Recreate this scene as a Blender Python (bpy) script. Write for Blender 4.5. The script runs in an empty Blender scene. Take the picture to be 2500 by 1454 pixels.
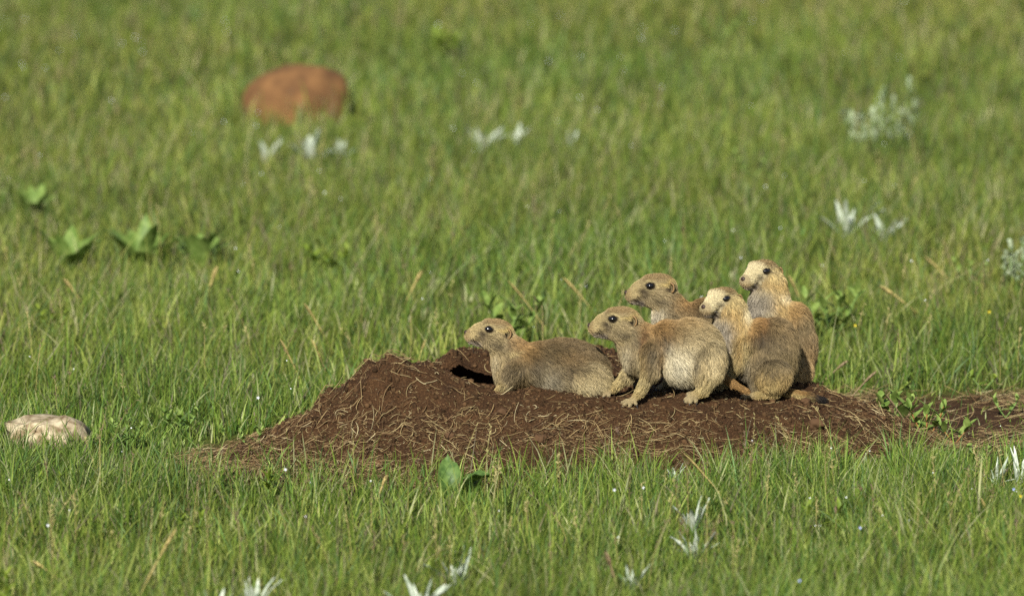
import bpy, math
import numpy as np
from mathutils import Vector

RNG = np.random.default_rng(7)
SC = bpy.context.scene
COL = SC.collection

# ---------------------------------------------------------------- camera
PITCH = math.radians(8.83)
CAM = np.array([0.0, -12.0, 2.1])
KPX = 5e-5                      # tangent of one photo pixel (2500 px wide frame)
FWD = np.array([0.0, math.cos(PITCH), -math.sin(PITCH)])
UPV = np.array([0.0, math.sin(PITCH), math.cos(PITCH)])
cd = bpy.data.cameras.new('camera')
cam = bpy.data.objects.new('camera', cd)
COL.objects.link(cam)
cam.location = CAM
cam.rotation_euler = (math.pi / 2 - PITCH, 0, 0)
cd.sensor_width = 36.0
cd.lens = 288.0
cd.clip_start = 0.5
cd.clip_end = 1500.0
cd.dof.use_dof = True
cd.dof.focus_distance = 12.12
cd.dof.aperture_fstop = 5.2
SC.camera = cam

# ---------------------------------------------------------------- light
_el, _az = math.radians(34), math.radians(-14)     # low morning sun behind the camera, a little to its left
SUN_DIR = np.array([math.sin(_az) * math.cos(_el), -math.cos(_az) * math.cos(_el), math.sin(_el)])
w = bpy.data.worlds.new('World'); SC.world = w; w.use_nodes = True
nt = w.node_tree
sky = nt.nodes.new('ShaderNodeTexSky'); sky.sky_type = 'NISHITA'; sky.sun_disc = False
sky.sun_elevation = math.asin(SUN_DIR[2]); sky.sun_rotation = math.atan2(SUN_DIR[0], SUN_DIR[1])
bg = nt.nodes['Background']; bg.inputs['Strength'].default_value = 0.06
nt.links.new(sky.outputs[0], bg.inputs[0])
sl = bpy.data.lights.new('sun', 'SUN'); sl.energy = 4.6; sl.angle = math.radians(0.53); sl.color = (1.0, 0.96, 0.88)
sun = bpy.data.objects.new('sun', sl); COL.objects.link(sun)
sun.rotation_euler = Vector(SUN_DIR).to_track_quat('Z', 'Y').to_euler()
sun.location = (3, -4, 5)
SC.view_settings.view_transform = 'Standard'
SC.view_settings.look = 'None'
SC.view_settings.gamma = 1.0
SC.view_settings.exposure = 0.72
SC.view_settings.use_curve_mapping = False
SC.cycles.use_denoising = False
SC.cycles.max_bounces = 6
SC.cycles.transparent_max_bounces = 6
SC.cycles.use_adaptive_sampling = False


# ---------------------------------------------------------------- helpers
def P(u, v, y):
    """Point of the place seen at photo pixel (u, v) at depth y."""
    r = FWD + np.array([1.0, 0, 0]) * (u - 1250) * KPX + UPV * (727 - v) * KPX
    return CAM + r * ((y - CAM[1]) / r[1])


def G(u, v, z=0.0):
    """Point on the level z seen at photo pixel (u, v)."""
    r = FWD + np.array([1.0, 0, 0]) * (u - 1250) * KPX + UPV * (727 - v) * KPX
    return CAM + r * ((z - CAM[2]) / r[2])


def px(y):
    return KPX * (12.0 + y) / math.cos(PITCH)


def srgb(c):
    c = np.asarray(c, float) / 255.0
    return np.where(c <= 0.04045, c / 12.92, ((c + 0.055) / 1.055) ** 2.4)


def smooth(a, b, x):
    t = np.clip((x - a) / (b - a), 0, 1)
    return t * t * (3 - 2 * t)


_TAB = np.random.default_rng(99).random(65536).astype(np.float32)


def _h(i, j, k, s):
    return _TAB[((i * 73856093) ^ (j * 19349663) ^ (k * 83492791) ^ (s * 2654435)) & 65535]


def vnoise(x, y, z=None, seed=0):
    x = np.asarray(x, float); y = np.asarray(y, float)
    z = np.zeros_like(x) if z is None else np.asarray(z, float)
    i = np.floor(x).astype(np.int64); j = np.floor(y).astype(np.int64); k = np.floor(z).astype(np.int64)
    fx, fy, fz = x - i, y - j, z - k
    fx = fx * fx * (3 - 2 * fx); fy = fy * fy * (3 - 2 * fy); fz = fz * fz * (3 - 2 * fz)
    out = 0
    for a in (0, 1):
        for b in (0, 1):
            for c in (0, 1):
                wgt = (fx if a else 1 - fx) * (fy if b else 1 - fy) * (fz if c else 1 - fz)
                out = out + wgt * _h(i + a, j + b, k + c, seed)
    return out * 2 - 1


def fbm(x, y, z=None, oct=4, seed=0):
    s = 0; a = 1.0; f = 1.0; t = 0
    for o in range(oct):
        s = s + a * vnoise(x * f, y * f, None if z is None else z * f, seed + o); t += a
        a *= 0.5; f *= 2.03
    return s / t


def norm(a):
    return a / np.maximum(np.linalg.norm(a, axis=-1, keepdims=True), 1e-12)


def tag(o, label=None, cat=None, group=None, kind=None):
    if label: o['label'] = label
    if cat: o['category'] = cat
    if group: o['group'] = group
    if kind: o['kind'] = kind
    return o


def empty(name, loc):
    o = bpy.data.objects.new(name, None); COL.objects.link(o); o.location = loc
    o.empty_display_size = 0.02
    return o


def fast_mesh(name, verts, tris=None, quads=None, mat=None, parent=None, cols=None, smooth_shade=True, colname='col'):
    """verts (n,3), tris (m,3) and/or quads (k,4) as arrays -> linked object."""
    me = bpy.data.meshes.new(name)
    verts = np.asarray(verts, np.float32)
    me.vertices.add(len(verts)); me.vertices.foreach_set('co', verts.ravel())
    loops = []; starts = []; n0 = 0
    if tris is not None and len(tris):
        tris = np.asarray(tris, np.int32); loops.append(tris.ravel()); starts.append(n0 + 3 * np.arange(len(tris))); n0 += tris.size
    if quads is not None and len(quads):
        quads = np.asarray(quads, np.int32); loops.append(quads.ravel()); starts.append(n0 + 4 * np.arange(len(quads))); n0 += quads.size
    loops = np.concatenate(loops).astype(np.int32); starts = np.concatenate(starts).astype(np.int32)
    me.loops.add(len(loops)); me.loops.foreach_set('vertex_index', loops)
    me.polygons.add(len(starts)); me.polygons.foreach_set('loop_start', starts)
    if smooth_shade:
        me.polygons.foreach_set('use_smooth', np.ones(len(starts), bool))
    me.update(calc_edges=True)
    if cols is not None:
        at = me.attributes.new(colname, 'FLOAT_COLOR', 'POINT')
        c4 = np.ones((len(verts), 4), np.float32); c4[:, :3] = cols
        at.data.foreach_set('color', c4.ravel())
    if mat: me.materials.append(mat)
    o = bpy.data.objects.new(name, me); COL.objects.link(o)
    if parent: o.parent = parent
    return o


# ---------------------------------------------------------------- materials
def new_mat(name):
    m = bpy.data.materials.new(name); m.use_nodes = True
    n = m.node_tree; n.nodes.clear()
    out = n.nodes.new('ShaderNodeOutputMaterial')
    return m, n, out


def attr_mat(name, rough=0.6, spec=0.3, transl=0.0, tcol=1.0, attr='col', sheen=0.0):
    m, n, out = new_mat(name)
    a = n.nodes.new('ShaderNodeAttribute'); a.attribute_name = attr
    b = n.nodes.new('ShaderNodeBsdfPrincipled')
    b.inputs['Roughness'].default_value = rough; b.inputs['Specular IOR Level'].default_value = spec
    b.inputs['Sheen Weight'].default_value = sheen
    n.links.new(a.outputs['Color'], b.inputs['Base Color'])
    if transl > 0:
        t = n.nodes.new('ShaderNodeBsdfTranslucent'); mx = n.nodes.new('ShaderNodeMixShader')
        mx.inputs[0].default_value = transl
        n.links.new(a.outputs['Color'], t.inputs['Color'])
        n.links.new(b.outputs[0], mx.inputs[1]); n.links.new(t.outputs[0], mx.inputs[2])
        n.links.new(mx.outputs[0], out.inputs[0])
    else:
        n.links.new(b.outputs[0], out.inputs[0])
    return m


def plain_mat(name, col, rough=0.5, spec=0.5, noise=0.0, scale=200.0, bump=0.0, transl=0.0, col2=None, coat=0.0):
    m, n, out = new_mat(name)
    b = n.nodes.new('ShaderNodeBsdfPrincipled')
    b.inputs['Roughness'].default_value = rough; b.inputs['Specular IOR Level'].default_value = spec
    b.inputs['Coat Weight'].default_value = coat
    b.inputs['Coat Roughness'].default_value = 0.06
    c1 = (*col, 1.0)
    b.inputs['Base Color'].default_value = c1
    surf = b
    if noise > 0 or col2 is not None:
        tc = n.nodes.new('ShaderNodeNewGeometry')
        nz = n.nodes.new('ShaderNodeTexNoise'); nz.inputs['Scale'].default_value = scale; nz.inputs['Detail'].default_value = 6
        n.links.new(tc.outputs['Position'], nz.inputs['Vector'])
        rp = n.nodes.new('ShaderNodeValToRGB')
        cc2 = col2 if col2 is not None else tuple(x * (1 + noise) for x in col)
        cc1 = col if col2 is not None else tuple(x * (1 - noise) for x in col)
        rp.color_ramp.elements[0].position = 0.35; rp.color_ramp.elements[0].color = (*cc1, 1)
        rp.color_ramp.elements[1].position = 0.68; rp.color_ramp.elements[1].color = (*cc2, 1)
        n.links.new(nz.outputs[0], rp.inputs[0]); n.links.new(rp.outputs[0], b.inputs['Base Color'])
        if bump > 0:
            bp = n.nodes.new('ShaderNodeBump'); bp.inputs['Strength'].default_value = bump; bp.inputs['Distance'].default_value = 0.003
            n.links.new(nz.outputs[0], bp.inputs['Height']); n.links.new(bp.outputs[0], b.inputs['Normal'])
    if transl > 0:
        t = n.nodes.new('ShaderNodeBsdfTranslucent'); mx = n.nodes.new('ShaderNodeMixShader'); mx.inputs[0].default_value = transl
        t.inputs['Color'].default_value = c1
        if noise > 0 or col2 is not None: n.links.new(rp.outputs[0], t.inputs['Color'])
        n.links.new(surf.outputs[0], mx.inputs[1]); n.links.new(t.outputs[0], mx.inputs[2]); n.links.new(mx.outputs[0], out.inputs[0])
    else:
        n.links.new(surf.outputs[0], out.inputs[0])
    return m


M_GRASS = attr_mat('grass_blade', rough=0.5, spec=0.2, transl=0.32)
M_STRAW = attr_mat('dry_straw', rough=0.55, spec=0.3, transl=0.08)
M_FUR = attr_mat('fur', rough=0.55, spec=0.25, transl=0.12, attr='hair_color')
M_SKIN = attr_mat('underfur', rough=0.85, spec=0.1)
M_CLOD = attr_mat('soil_clod', rough=0.95, spec=0.1)
M_EYE = plain_mat('eye_black', (0.006, 0.005, 0.005), rough=0.09, spec=0.7)
M_NOSE = plain_mat('nose_skin', tuple(srgb((52, 36, 28))), rough=0.5, spec=0.4)
M_CLAW = plain_mat('claw_horn', tuple(srgb((42, 38, 36))), rough=0.3, spec=0.5)
M_WHISK = plain_mat('whisker_hair', tuple(srgb((45, 38, 30))), rough=0.4)
M_EAR = plain_mat('ear_skin', tuple(srgb((128, 102, 64))), rough=0.8, noise=0.2, scale=600)
M_SILVER = plain_mat('silver_leaf', tuple(srgb((148, 162, 138))), rough=0.8, spec=0.15, transl=0.2, col2=tuple(srgb((208, 214, 198))), scale=140)
M_SAGE = plain_mat('sage_leaf', tuple(srgb((134, 152, 116))), rough=0.8, spec=0.15, transl=0.2, col2=tuple(srgb((196, 206, 174))), scale=90)
M_BROAD = plain_mat('broad_leaf', tuple(srgb((64, 92, 40))), rough=0.5, spec=0.3, transl=0.22, col2=tuple(srgb((102, 128, 64))), scale=110, bump=0.25)
M_FORB = plain_mat('forb_leaf', tuple(srgb((96, 122, 50))), rough=0.5, spec=0.3, transl=0.28, col2=tuple(srgb((146, 166, 88))), scale=80)
M_WEED = plain_mat('weed_leaf', tuple(srgb((100, 128, 56))), rough=0.5, spec=0.3, transl=0.35, col2=tuple(srgb((138, 160, 84))), scale=90)
M_LIME = plain_mat('lime_leaf', tuple(srgb((102, 126, 40))), rough=0.5, spec=0.3, transl=0.28, col2=tuple(srgb((140, 156, 58))), scale=80)
M_REDSTEM = plain_mat('red_stem', tuple(srgb((140, 96, 56))), rough=0.6, noise=0.25)
M_STEM = plain_mat('green_stem', tuple(srgb((96, 122, 56))), rough=0.6, noise=0.2)
M_PALE = plain_mat('pale_stone', tuple(srgb((104, 86, 62))), rough=0.95, spec=0.1, col2=tuple(srgb((190, 176, 146))), scale=55, bump=0.6)
M_RED = plain_mat('red_rock', tuple(srgb((90, 65, 43))), rough=0.95, spec=0.1, col2=tuple(srgb((126, 92, 58))), scale=26, bump=0.8)
M_PETAL = plain_mat('white_petal', (0.8, 0.82, 0.88), rough=0.6, transl=0.2)
M_PETALB = plain_mat('blue_petal', (0.36, 0.42, 0.8), rough=0.6, transl=0.2)
M_PETALY = plain_mat('yellow_petal', (0.75, 0.6, 0.03), rough=0.6, transl=0.2)
m, n, out = new_mat('dew'); b = n.nodes.new('ShaderNodeBsdfPrincipled'); b.inputs['Base Color'].default_value = (0.95, 0.97, 1, 1)
b.inputs['Roughness'].default_value = 0.5; n.links.new(b.outputs[0], out.inputs[0]); M_DEW = m  # matte white stands in for the sun glint of the drops


def soil_material(name, with_bare):
    m, n, out = new_mat(name)
    b = n.nodes.new('ShaderNodeBsdfPrincipled'); b.inputs['Roughness'].default_value = 0.95; b.inputs['Specular IOR Level'].default_value = 0.12
    g = n.nodes.new('ShaderNodeNewGeometry')

    def noise(scale, det=5):
        z = n.nodes.new('ShaderNodeTexNoise'); z.inputs['Scale'].default_value = scale; z.inputs['Detail'].default_value = det
        n.links.new(g.outputs['Position'], z.inputs['Vector']); return z

    def ramp(fac, stops):
        r = n.nodes.new('ShaderNodeValToRGB')
        while len(r.color_ramp.elements) < len(stops): r.color_ramp.elements.new(0.5)
        for e, (p, c) in zip(r.color_ramp.elements, stops): e.position = p; e.color = (*srgb(c), 1)
        n.links.new(fac, r.inputs[0]); return r
    n1 = noise(28); n2 = noise(420, 8); n3 = noise(1500, 3)
    soil = ramp(n2.outputs[0], [(0.25, (37, 25, 15)), (0.5, (66, 45, 28)), (0.72, (114, 84, 54))])
    soil2 = ramp(n1.outputs[0], [(0.35, (48, 33, 20)), (0.65, (76, 54, 33))])
    mx = n.nodes.new('ShaderNodeMix'); mx.data_type = 'RGBA'; mx.inputs[0].default_value = 0.4
    n.links.new(soil.outputs[0], mx.inputs[6]); n.links.new(soil2.outputs[0], mx.inputs[7])
    colour = mx.outputs[2]
    if with_bare:
        a = n.nodes.new('ShaderNodeAttribute'); a.attribute_name = 'bare'
        n4 = noise(60, 6); n5 = noise(3.0, 3)
        turf = ramp(n4.outputs[0], [(0.3, (52, 62, 24)), (0.5, (84, 94, 38)), (0.7, (120, 114, 62))])
        turf2 = ramp(n5.outputs[0], [(0.35, (66, 84, 30)), (0.65, (96, 108, 44))])
        m2 = n.nodes.new('ShaderNodeMix'); m2.data_type = 'RGBA'; m2.inputs[0].default_value = 0.45
        n.links.new(turf.outputs[0], m2.inputs[6]); n.links.new(turf2.outputs[0], m2.inputs[7])
        m3 = n.nodes.new('ShaderNodeMix'); m3.data_type = 'RGBA'
        n.links.new(a.outputs['Fac'], m3.inputs[0]); n.links.new(m2.outputs[2], m3.inputs[6]); n.links.new(colour, m3.inputs[7])
        colour = m3.outputs[2]
    n.links.new(colour, b.inputs['Base Color'])
    bp = n.nodes.new('ShaderNodeBump'); bp.inputs['Strength'].default_value = 0.9; bp.inputs['Distance'].default_value = 0.0025
    ad = n.nodes.new('ShaderNodeMath'); ad.operation = 'ADD'
    n.links.new(n2.outputs[0], ad.inputs[0]); n.links.new(n3.outputs[0], ad.inputs[1])
    n.links.new(ad.outputs[0], bp.inputs['Height']); n.links.new(bp.outputs[0], b.inputs['Normal'])
    n.links.new(b.outputs[0], out.inputs[0])
    return m


M_SOIL = soil_material('mound_soil', False)
M_GROUND = soil_material('prairie_ground', True)

# ---------------------------------------------------------------- terrain functions
ctrl = []


def cp(u, v, y): ctrl.append(P(u, v, y))


def cz(u, y, z):
    ctrl.append(np.array([(u - 1250) * px(y), y, z]))


# plateau the animals stand on
for a in [(1530, 990, -.03), (1680, 984, -.034), (1470, 966, .02), (1850, 974, .035), (1770, 958, .045), (1960, 976, .055), (1915, 970, .06), (2012, 988, .06), (1960, 938, .17)]: cp(*a)
for a in [(1640, .15, .078), (1750, .15, .077), (1880, .17, .078), (1600, .06, .082), (1430, .03, .088), (1380, .10, .088), (1330, .05, .094), (1500, .12, .088)]: cz(*a)
# lip in front of the burrow, left ridge, back rim
for a in [(1210, 947, .045), (1150, 932, .05), (1100, 918, .055), (1290, 962, .0), (1390, 968, -.01),
          (960, 893, .06), (920, 900, .06), (1010, 898, .07), (860, 932, .04), (780, 987, .02), (700, 1057, .0), (620, 1108, -.10), (540, 1132, -.12), (470, 1148, -.13),
          (1060, 888, .12), (1090, 870, .2), (1120, 857, .25), (1180, 850, .27), (1300, 850, .28), (1400, 848, .27), (1470, 850, .27), (1530, 866, .27),
          (1150, 899, .2), (1205, 906, .2), (1110, 908, .17),
          (2050, 960, .15), (2100, 988, .1), (2190, 1036, .05), (2240, 1074, .01),
          (1250, 1040, -.08), (1600, 1048, -.09), (1850, 1044, -.08), (1000, 1030, -.06), (850, 1040, -.05), (1050, 960, -.0), (2000, 1020, -.03), (1430, 1045, -.085)]: cp(*a)
for a in [(700, -.29, 0), (850, -.31, 0), (1000, -.31, 0), (1250, -.27, 0), (1500, -.23, 0), (1750, -.21, 0), (1950, -.18, 0), (2100, -.13, 0), (2230, -.06, 0), (560, -.27, 0), (470, -.24, 0),
          (900, .28, 0.0), (1000, .4, 0), (760, .22, 0), (620, .14, 0), (480, -.02, 0), (400, -.10, -.005), (1120, .5, 0), (1300, .54, 0), (1500, .54, 0), (1700, .47, 0), (1900, .4, 0), (2100, .3, 0), (2260, .18, 0), (4000, .05, 0),
          (1000, .2, .05), (940, .17, .055), (1020, .28, .03), (860, .12, .07), (1620, .34, .03), (1800, .3, .03)]: cz(*a)
for t in np.linspace(0, 2 * math.pi, 28, endpoint=False):
    ctrl.append(np.array([0.04 + 0.86 * math.cos(t), 0.14 + 0.66 * math.sin(t), -0.035]))
ctrl = np.array(ctrl)


def _tps(r2): return 0.5 * r2 * np.log(r2 + 1e-12)


_n = len(ctrl)
_A = np.zeros((_n + 3, _n + 3))
_d2 = ((ctrl[:, None, :2] - ctrl[None, :, :2]) ** 2).sum(-1)
_A[:_n, :_n] = _tps(_d2) + np.eye(_n) * 1e-5
_A[:_n, _n] = 1; _A[:_n, _n + 1:] = ctrl[:, :2]; _A[_n, :_n] = 1; _A[_n + 1:, :_n] = ctrl[:, :2].T
_w = np.linalg.solve(_A, np.concatenate([ctrl[:, 2], np.zeros(3)]))
HOLE_C = P(1162, 922, .125)[:2]; HRX, HRY = .056, .070


def mound_base(x, y):
    x = np.asarray(x, float); y = np.asarray(y, float)
    sh = x.shape; x = x.ravel(); y = y.ravel()
    z = np.zeros(len(x))
    for s in range(0, len(x), 40000):
        e = slice(s, s + 40000)
        d2 = (x[e, None] - ctrl[None, :, 0]) ** 2 + (y[e, None] - ctrl[None, :, 1]) ** 2
        z[e] = _tps(d2) @ _w[:_n] + _w[_n] + _w[_n + 1] * x[e] + _w[_n + 2] * y[e]
    rr = np.sqrt(((x - 0.04) / 0.86) ** 2 + ((y - 0.14) / 0.66) ** 2)
    z = np.where(rr > 1, -0.035, z)
    return z.reshape(sh)


def mound_z(x, y):
    z = mound_base(x, y)
    amp = smooth(-0.02, 0.03, z)
    left = smooth(0.0, -0.3, np.asarray(x))
    pk = P(955, 900, .06); z = z + .014 * np.exp(-(((np.asarray(x) - pk[0]) / .045) ** 2 + ((np.asarray(y) - pk[1]) / .05) ** 2))
    z = z + amp * (0.0055 * fbm(x * 20, y * 20, oct=3, seed=3) + (0.0034 + 0.0045 * left) * fbm(x * 62, y * 62, oct=4, seed=8) + .017 * left * smooth(.02, .07, z) * fbm(x * 32, y * 32, oct=2, seed=19))
    return z


def hole_r(x, y):
    return np.sqrt(((x - HOLE_C[0]) / HRX) ** 2 + ((y - HOLE_C[1]) / HRY) ** 2)


def ground_z(x, y):
    return 0.012 * fbm(np.asarray(x) * 1.3, np.asarray(y) * 1.3, oct=2, seed=21) * smooth(0.6, 1.6, np.hypot(np.asarray(x), np.asarray(y) - .1))


def bare_mask(x, y):
    """Trampled soil with straw to the right of the mound, plus thin places round the mound's foot."""
    x = np.asarray(x, float); y = np.asarray(y, float)
    nz = 0.10 * fbm(x * 6, y * 6, oct=3, seed=31)
    a = smooth(0.40, 0.54, x + nz) * smooth(-0.03, 0.07, y + nz * .6) * smooth(0.66, 0.44, y + nz)
    return a


# ---------------------------------------------------------------- ground sheet
def axis(lo, hi, step, far):
    mid = np.arange(lo, hi + 1e-6, step)
    k = np.array([0.3, 1, 2.5, 6, 15, 40, 100, 250, 600])
    k = k[k < far]
    return np.concatenate([lo - k[::-1], mid, hi + k])


gx = axis(-2.2, 2.2, 0.03, 700); gy = axis(-2.0, 7.2, 0.04, 700)
GX, GY = np.meshgrid(gx, gy, indexing='ij')
GZ = ground_z(GX, GY)
mz = mound_base(GX, GY)
idx = np.arange(GX.size).reshape(GX.shape)
quads = np.stack([idx[:-1, :-1], idx[1:, :-1], idx[1:, 1:], idx[:-1, 1:]], -1).reshape(-1, 4)
under = (mz > 0.03)
uq = under.ravel()[quads].all(1)
quads = quads[~uq]
bare = np.clip(bare_mask(GX, GY) + smooth(-0.012, 0.004, mz) * 0.9, 0, 1)
og = fast_mesh('ground', np.stack([GX, GY, GZ], -1).reshape(-1, 3), quads=quads, mat=M_GROUND)
at = og.data.attributes.new('bare', 'FLOAT', 'POINT'); at.data.foreach_set('value', bare.ravel().astype(np.float32))
tag(og, kind='structure')

# ---------------------------------------------------------------- the burrow mound
mx_ = np.arange(-0.72, 0.78, 0.003); my_ = np.arange(-0.42, 0.7, 0.0035)
MX, MY = np.meshgrid(mx_, my_, indexing='ij')
MZ = mound_z(MX, MY)
mb = mound_base(MX, MY)
idx = np.arange(MX.size).reshape(MX.shape)
quads = np.stack([idx[:-1, :-1], idx[1:, :-1], idx[1:, 1:], idx[:-1, 1:]], -1).reshape(-1, 4)
keep = (mb.ravel()[quads] > -0.025).any(1)
keep &= ~(hole_r(MX, MY).ravel()[quads] < 1).all(1)
om = fast_mesh('burrow_mound', np.stack([MX, MY, MZ], -1).reshape(-1, 3), quads=quads[keep], mat=M_SOIL)
tag(om, 'dark brown earth mound with a burrow hole under the group of prairie dogs', 'mound')

# the burrow: an earth tube that starts at the opening and runs down and back under the rear rim
TH = np.linspace(0, 2 * math.pi, 48, endpoint=False); NR = 16
rings = []
ex, ey = HOLE_C[0] + HRX * 1.04 * np.cos(TH), HOLE_C[1] + HRY * 1.04 * np.sin(TH)
ez = mound_z(ex, ey) + .0015
for k in range(NR):
    t = k / (NR - 1)
    roof = np.array([HOLE_C[1] + HRY * 1.04 + .15 * t, -.075 * t - .01 * t * t])       # y, dz along the roof
    floor = np.array([HOLE_C[1] - HRY * 1.04 + .20 * t ** 1.7, -.15 * t ** .75])         # y, dz along the front wall and floor
    sw = .5 + .5 * np.sin(TH)
    yy_ = floor[0] + (roof[0] - floor[0]) * sw; dz = floor[1] + (roof[1] - floor[1]) * sw
    xx_ = HOLE_C[0] + (ex - HOLE_C[0]) * (1 - .25 * t) - .02 * t
    j = .0035 * fbm(np.cos(TH) * 3 + k * .4, np.sin(TH) * 3, np.full(48, k * .5), oct=3, seed=14) * (k > 0)
    rings.append(np.stack([xx_ + j * np.cos(TH), yy_, ez + dz + j], -1))
TV = np.concatenate(rings + [rings[-1].mean(0)[None]]); TQ = []; TT = []
for k in range(NR - 1):
    for j in range(48): TQ.append([k * 48 + j, k * 48 + (j + 1) % 48, (k + 1) * 48 + (j + 1) % 48, (k + 1) * 48 + j])
for j in range(48): TT.append([(NR - 1) * 48 + j, (NR - 1) * 48 + (j + 1) % 48, NR * 48])
fast_mesh('burrow_hole', TV, tris=np.array(TT), quads=np.array(TQ), mat=M_SOIL, parent=om)

# clods of soil on the mound: small ones are stuff, the large ones are things of their own
_PHI = (1 + 5 ** .5) / 2
ICO_V = norm(np.array([[-1, _PHI, 0], [1, _PHI, 0], [-1, -_PHI, 0], [1, -_PHI, 0], [0, -1, _PHI], [0, 1, _PHI], [0, -1, -_PHI], [0, 1, -_PHI], [_PHI, 0, -1], [_PHI, 0, 1], [-_PHI, 0, -1], [-_PHI, 0, 1]]))
ICO_F = np.array([[0, 11, 5], [0, 5, 1], [0, 1, 7], [0, 7, 10], [0, 10, 11], [1, 5, 9], [5, 11, 4], [11, 10, 2], [10, 7, 6], [7, 1, 8], [3, 9, 4], [3, 4, 2], [3, 2, 6], [3, 6, 8], [3, 8, 9], [4, 9, 5], [2, 4, 11], [6, 2, 10], [8, 6, 7], [9, 8, 1]])


def subdiv(v, f):
    cache = {}; v = list(map(tuple, v)); nf = []

    def mid(a, b):
        k = (min(a, b), max(a, b))
        if k not in cache:
            p = np.array(v[a]) + np.array(v[b]); p /= np.linalg.norm(p); cache[k] = len(v); v.append(tuple(p))
        return cache[k]
    for a, b, c in f:
        ab, bc, ca = mid(a, b), mid(b, c), mid(c, a)
        nf += [[a, ab, ca], [b, bc, ab], [c, ca, bc], [ab, bc, ca]]
    return np.array(v), np.array(nf)


def rand_on_mound(nn, zmin=0.012, rng=RNG, weight=None):
    out = []
    while sum(len(o) for o in out) < nn:
        x = rng.uniform(-0.56, 0.7, nn * 3); y = rng.uniform(-0.33, 0.5, nn * 3)
        b_ = mound_base(x, y)
        k = b_ > zmin
        k &= hole_r(x, y) > 1.05
        if weight is not None: k &= rng.random(len(x)) < weight(x, y)
        out.append(np.stack([x[k], y[k]], -1))
    return np.concatenate(out)[:nn]


def clods(nn, smin, smax, seed):
    rg = np.random.default_rng(seed)
    p = rand_on_mound(nn, rng=rg)
    s = smin * (smax / smin) ** (rg.random(nn) ** 2.2)
    z = mound_z(p[:, 0], p[:, 1])
    V = ICO_V[None] * (1 + 0.8 * (rg.random((nn, 12, 1)) - .5)) * s[:, None, None] * rg.uniform(0.7, 1.2, (nn, 1, 3))
    V = V + np.stack([p[:, 0], p[:, 1], z + s * 0.25], -1)[:, None]
    F = ICO_F[None] + 12 * np.arange(nn)[:, None, None]
    c = srgb((60, 44, 28)) * rg.uniform(0.5, 2.0, (nn, 1, 1)) * np.ones((1, 12, 1))
    o = fast_mesh('soil_crumbs', V.reshape(-1, 3), tris=F.reshape(-1, 3), mat=M_CLOD, cols=c.reshape(-1, 3), smooth_shade=False)
    tag(o, 'loose crumbs of dark soil scattered over the mound', kind='stuff')


clods(14000, 0.0006, 0.0046, 5)
CV, CF = subdiv(ICO_V, ICO_F); CV, CF = subdiv(CV, CF)


def rock_mesh(name, size, seed, mat, amp=0.22, freq=1.8, flat=None, parent=None, cols=None):
    rg = np.random.default_rng(seed)
    o3 = rg.uniform(0, 50, 3)
    q = CV * freq + o3
    r = 1 + amp * fbm(q[:, 0], q[:, 1], q[:, 2], oct=4, seed=seed) * 1.6
    v = CV * r[:, None] * np.asarray(size)
    return fast_mesh(name, v, tris=CF, mat=mat, parent=parent, smooth_shade=True, cols=cols)


for (u, v, s, lab) in [(1968, 982, .0065, 'brownish clod of soil below the tail base of the seated prairie dog'), (1228, 1010, .008, 'large crumbly clod of soil on the front slope below the lying prairie dog'),
                       (1320, 1076, .010, 'round clod of soil half buried at the front foot of the mound'), (1996, 1040, .011, 'pale brown clod under straw on the right slope of the mound'),
                       (1100, 1068, .0075, 'small clod of soil above the big dock leaf')]:
    best = None
    for y in np.linspace(-.22, .2, 85):
        q = P(u, v, y); d = abs(q[2] - mound_z(q[:1], q[1:2])[0])
        if best is None or d < best[0]: best = (d, q)
    q = best[1]
    o = rock_mesh('soil_clod', (s, s * .9, s * .75), int(u), M_CLOD, amp=.5, freq=2.4, cols=np.tile(srgb((80, 60, 42)), (len(CV), 1)))
    o.location = (q[0], q[1], mound_z(q[:1], q[1:2])[0] + s * .3)
    tag(o, lab, 'clod', 'larger clods on the mound')


# ---------------------------------------------------------------- straw
def strips(path, width, cols, up=None, thick=0.45):
    """path (n,k,3), width (n,) -> triangular tubes with k rings each; returns verts, quads, colours."""
    n_, k_, _ = path.shape
    t = np.gradient(path, axis=1); t = norm(t)
    ref = np.array([0.0, 0, 1.0]) if up is None else up
    side = norm(np.cross(t, ref + 1e-3 * np.array([.3, .7, 0])))
    nrm = np.cross(side, t)
    prof = np.concatenate([[0.6], np.ones(k_ - 2), [0.35]])[None, :, None] * width[:, None, None] * 0.5
    a = path + side * prof; b_ = path - side * prof; c = path + nrm * prof * thick * 2
    V = np.stack([a, c, b_], 2)               # n,k,3,3
    base = (np.arange(n_) * k_ * 3)[:, None, None, None]
    ring = (np.arange(k_ - 1) * 3)[None, :, None, None]
    q = np.array([[0, 1, 4, 3], [1, 2, 5, 4], [2, 0, 3, 5]])[None, None]
    Q = (base + ring + q).reshape(-1, 4)
    C_ = np.repeat(cols[:, None, :], k_ * 3, 1)
    return V.reshape(-1, 3), Q, C_.reshape(-1, 3)


STRAWC = .8 * srgb(np.array([(170, 146, 100), (142, 116, 78), (112, 86, 58), (190, 170, 120), (88, 66, 44), (208, 192, 146)]))


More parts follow.
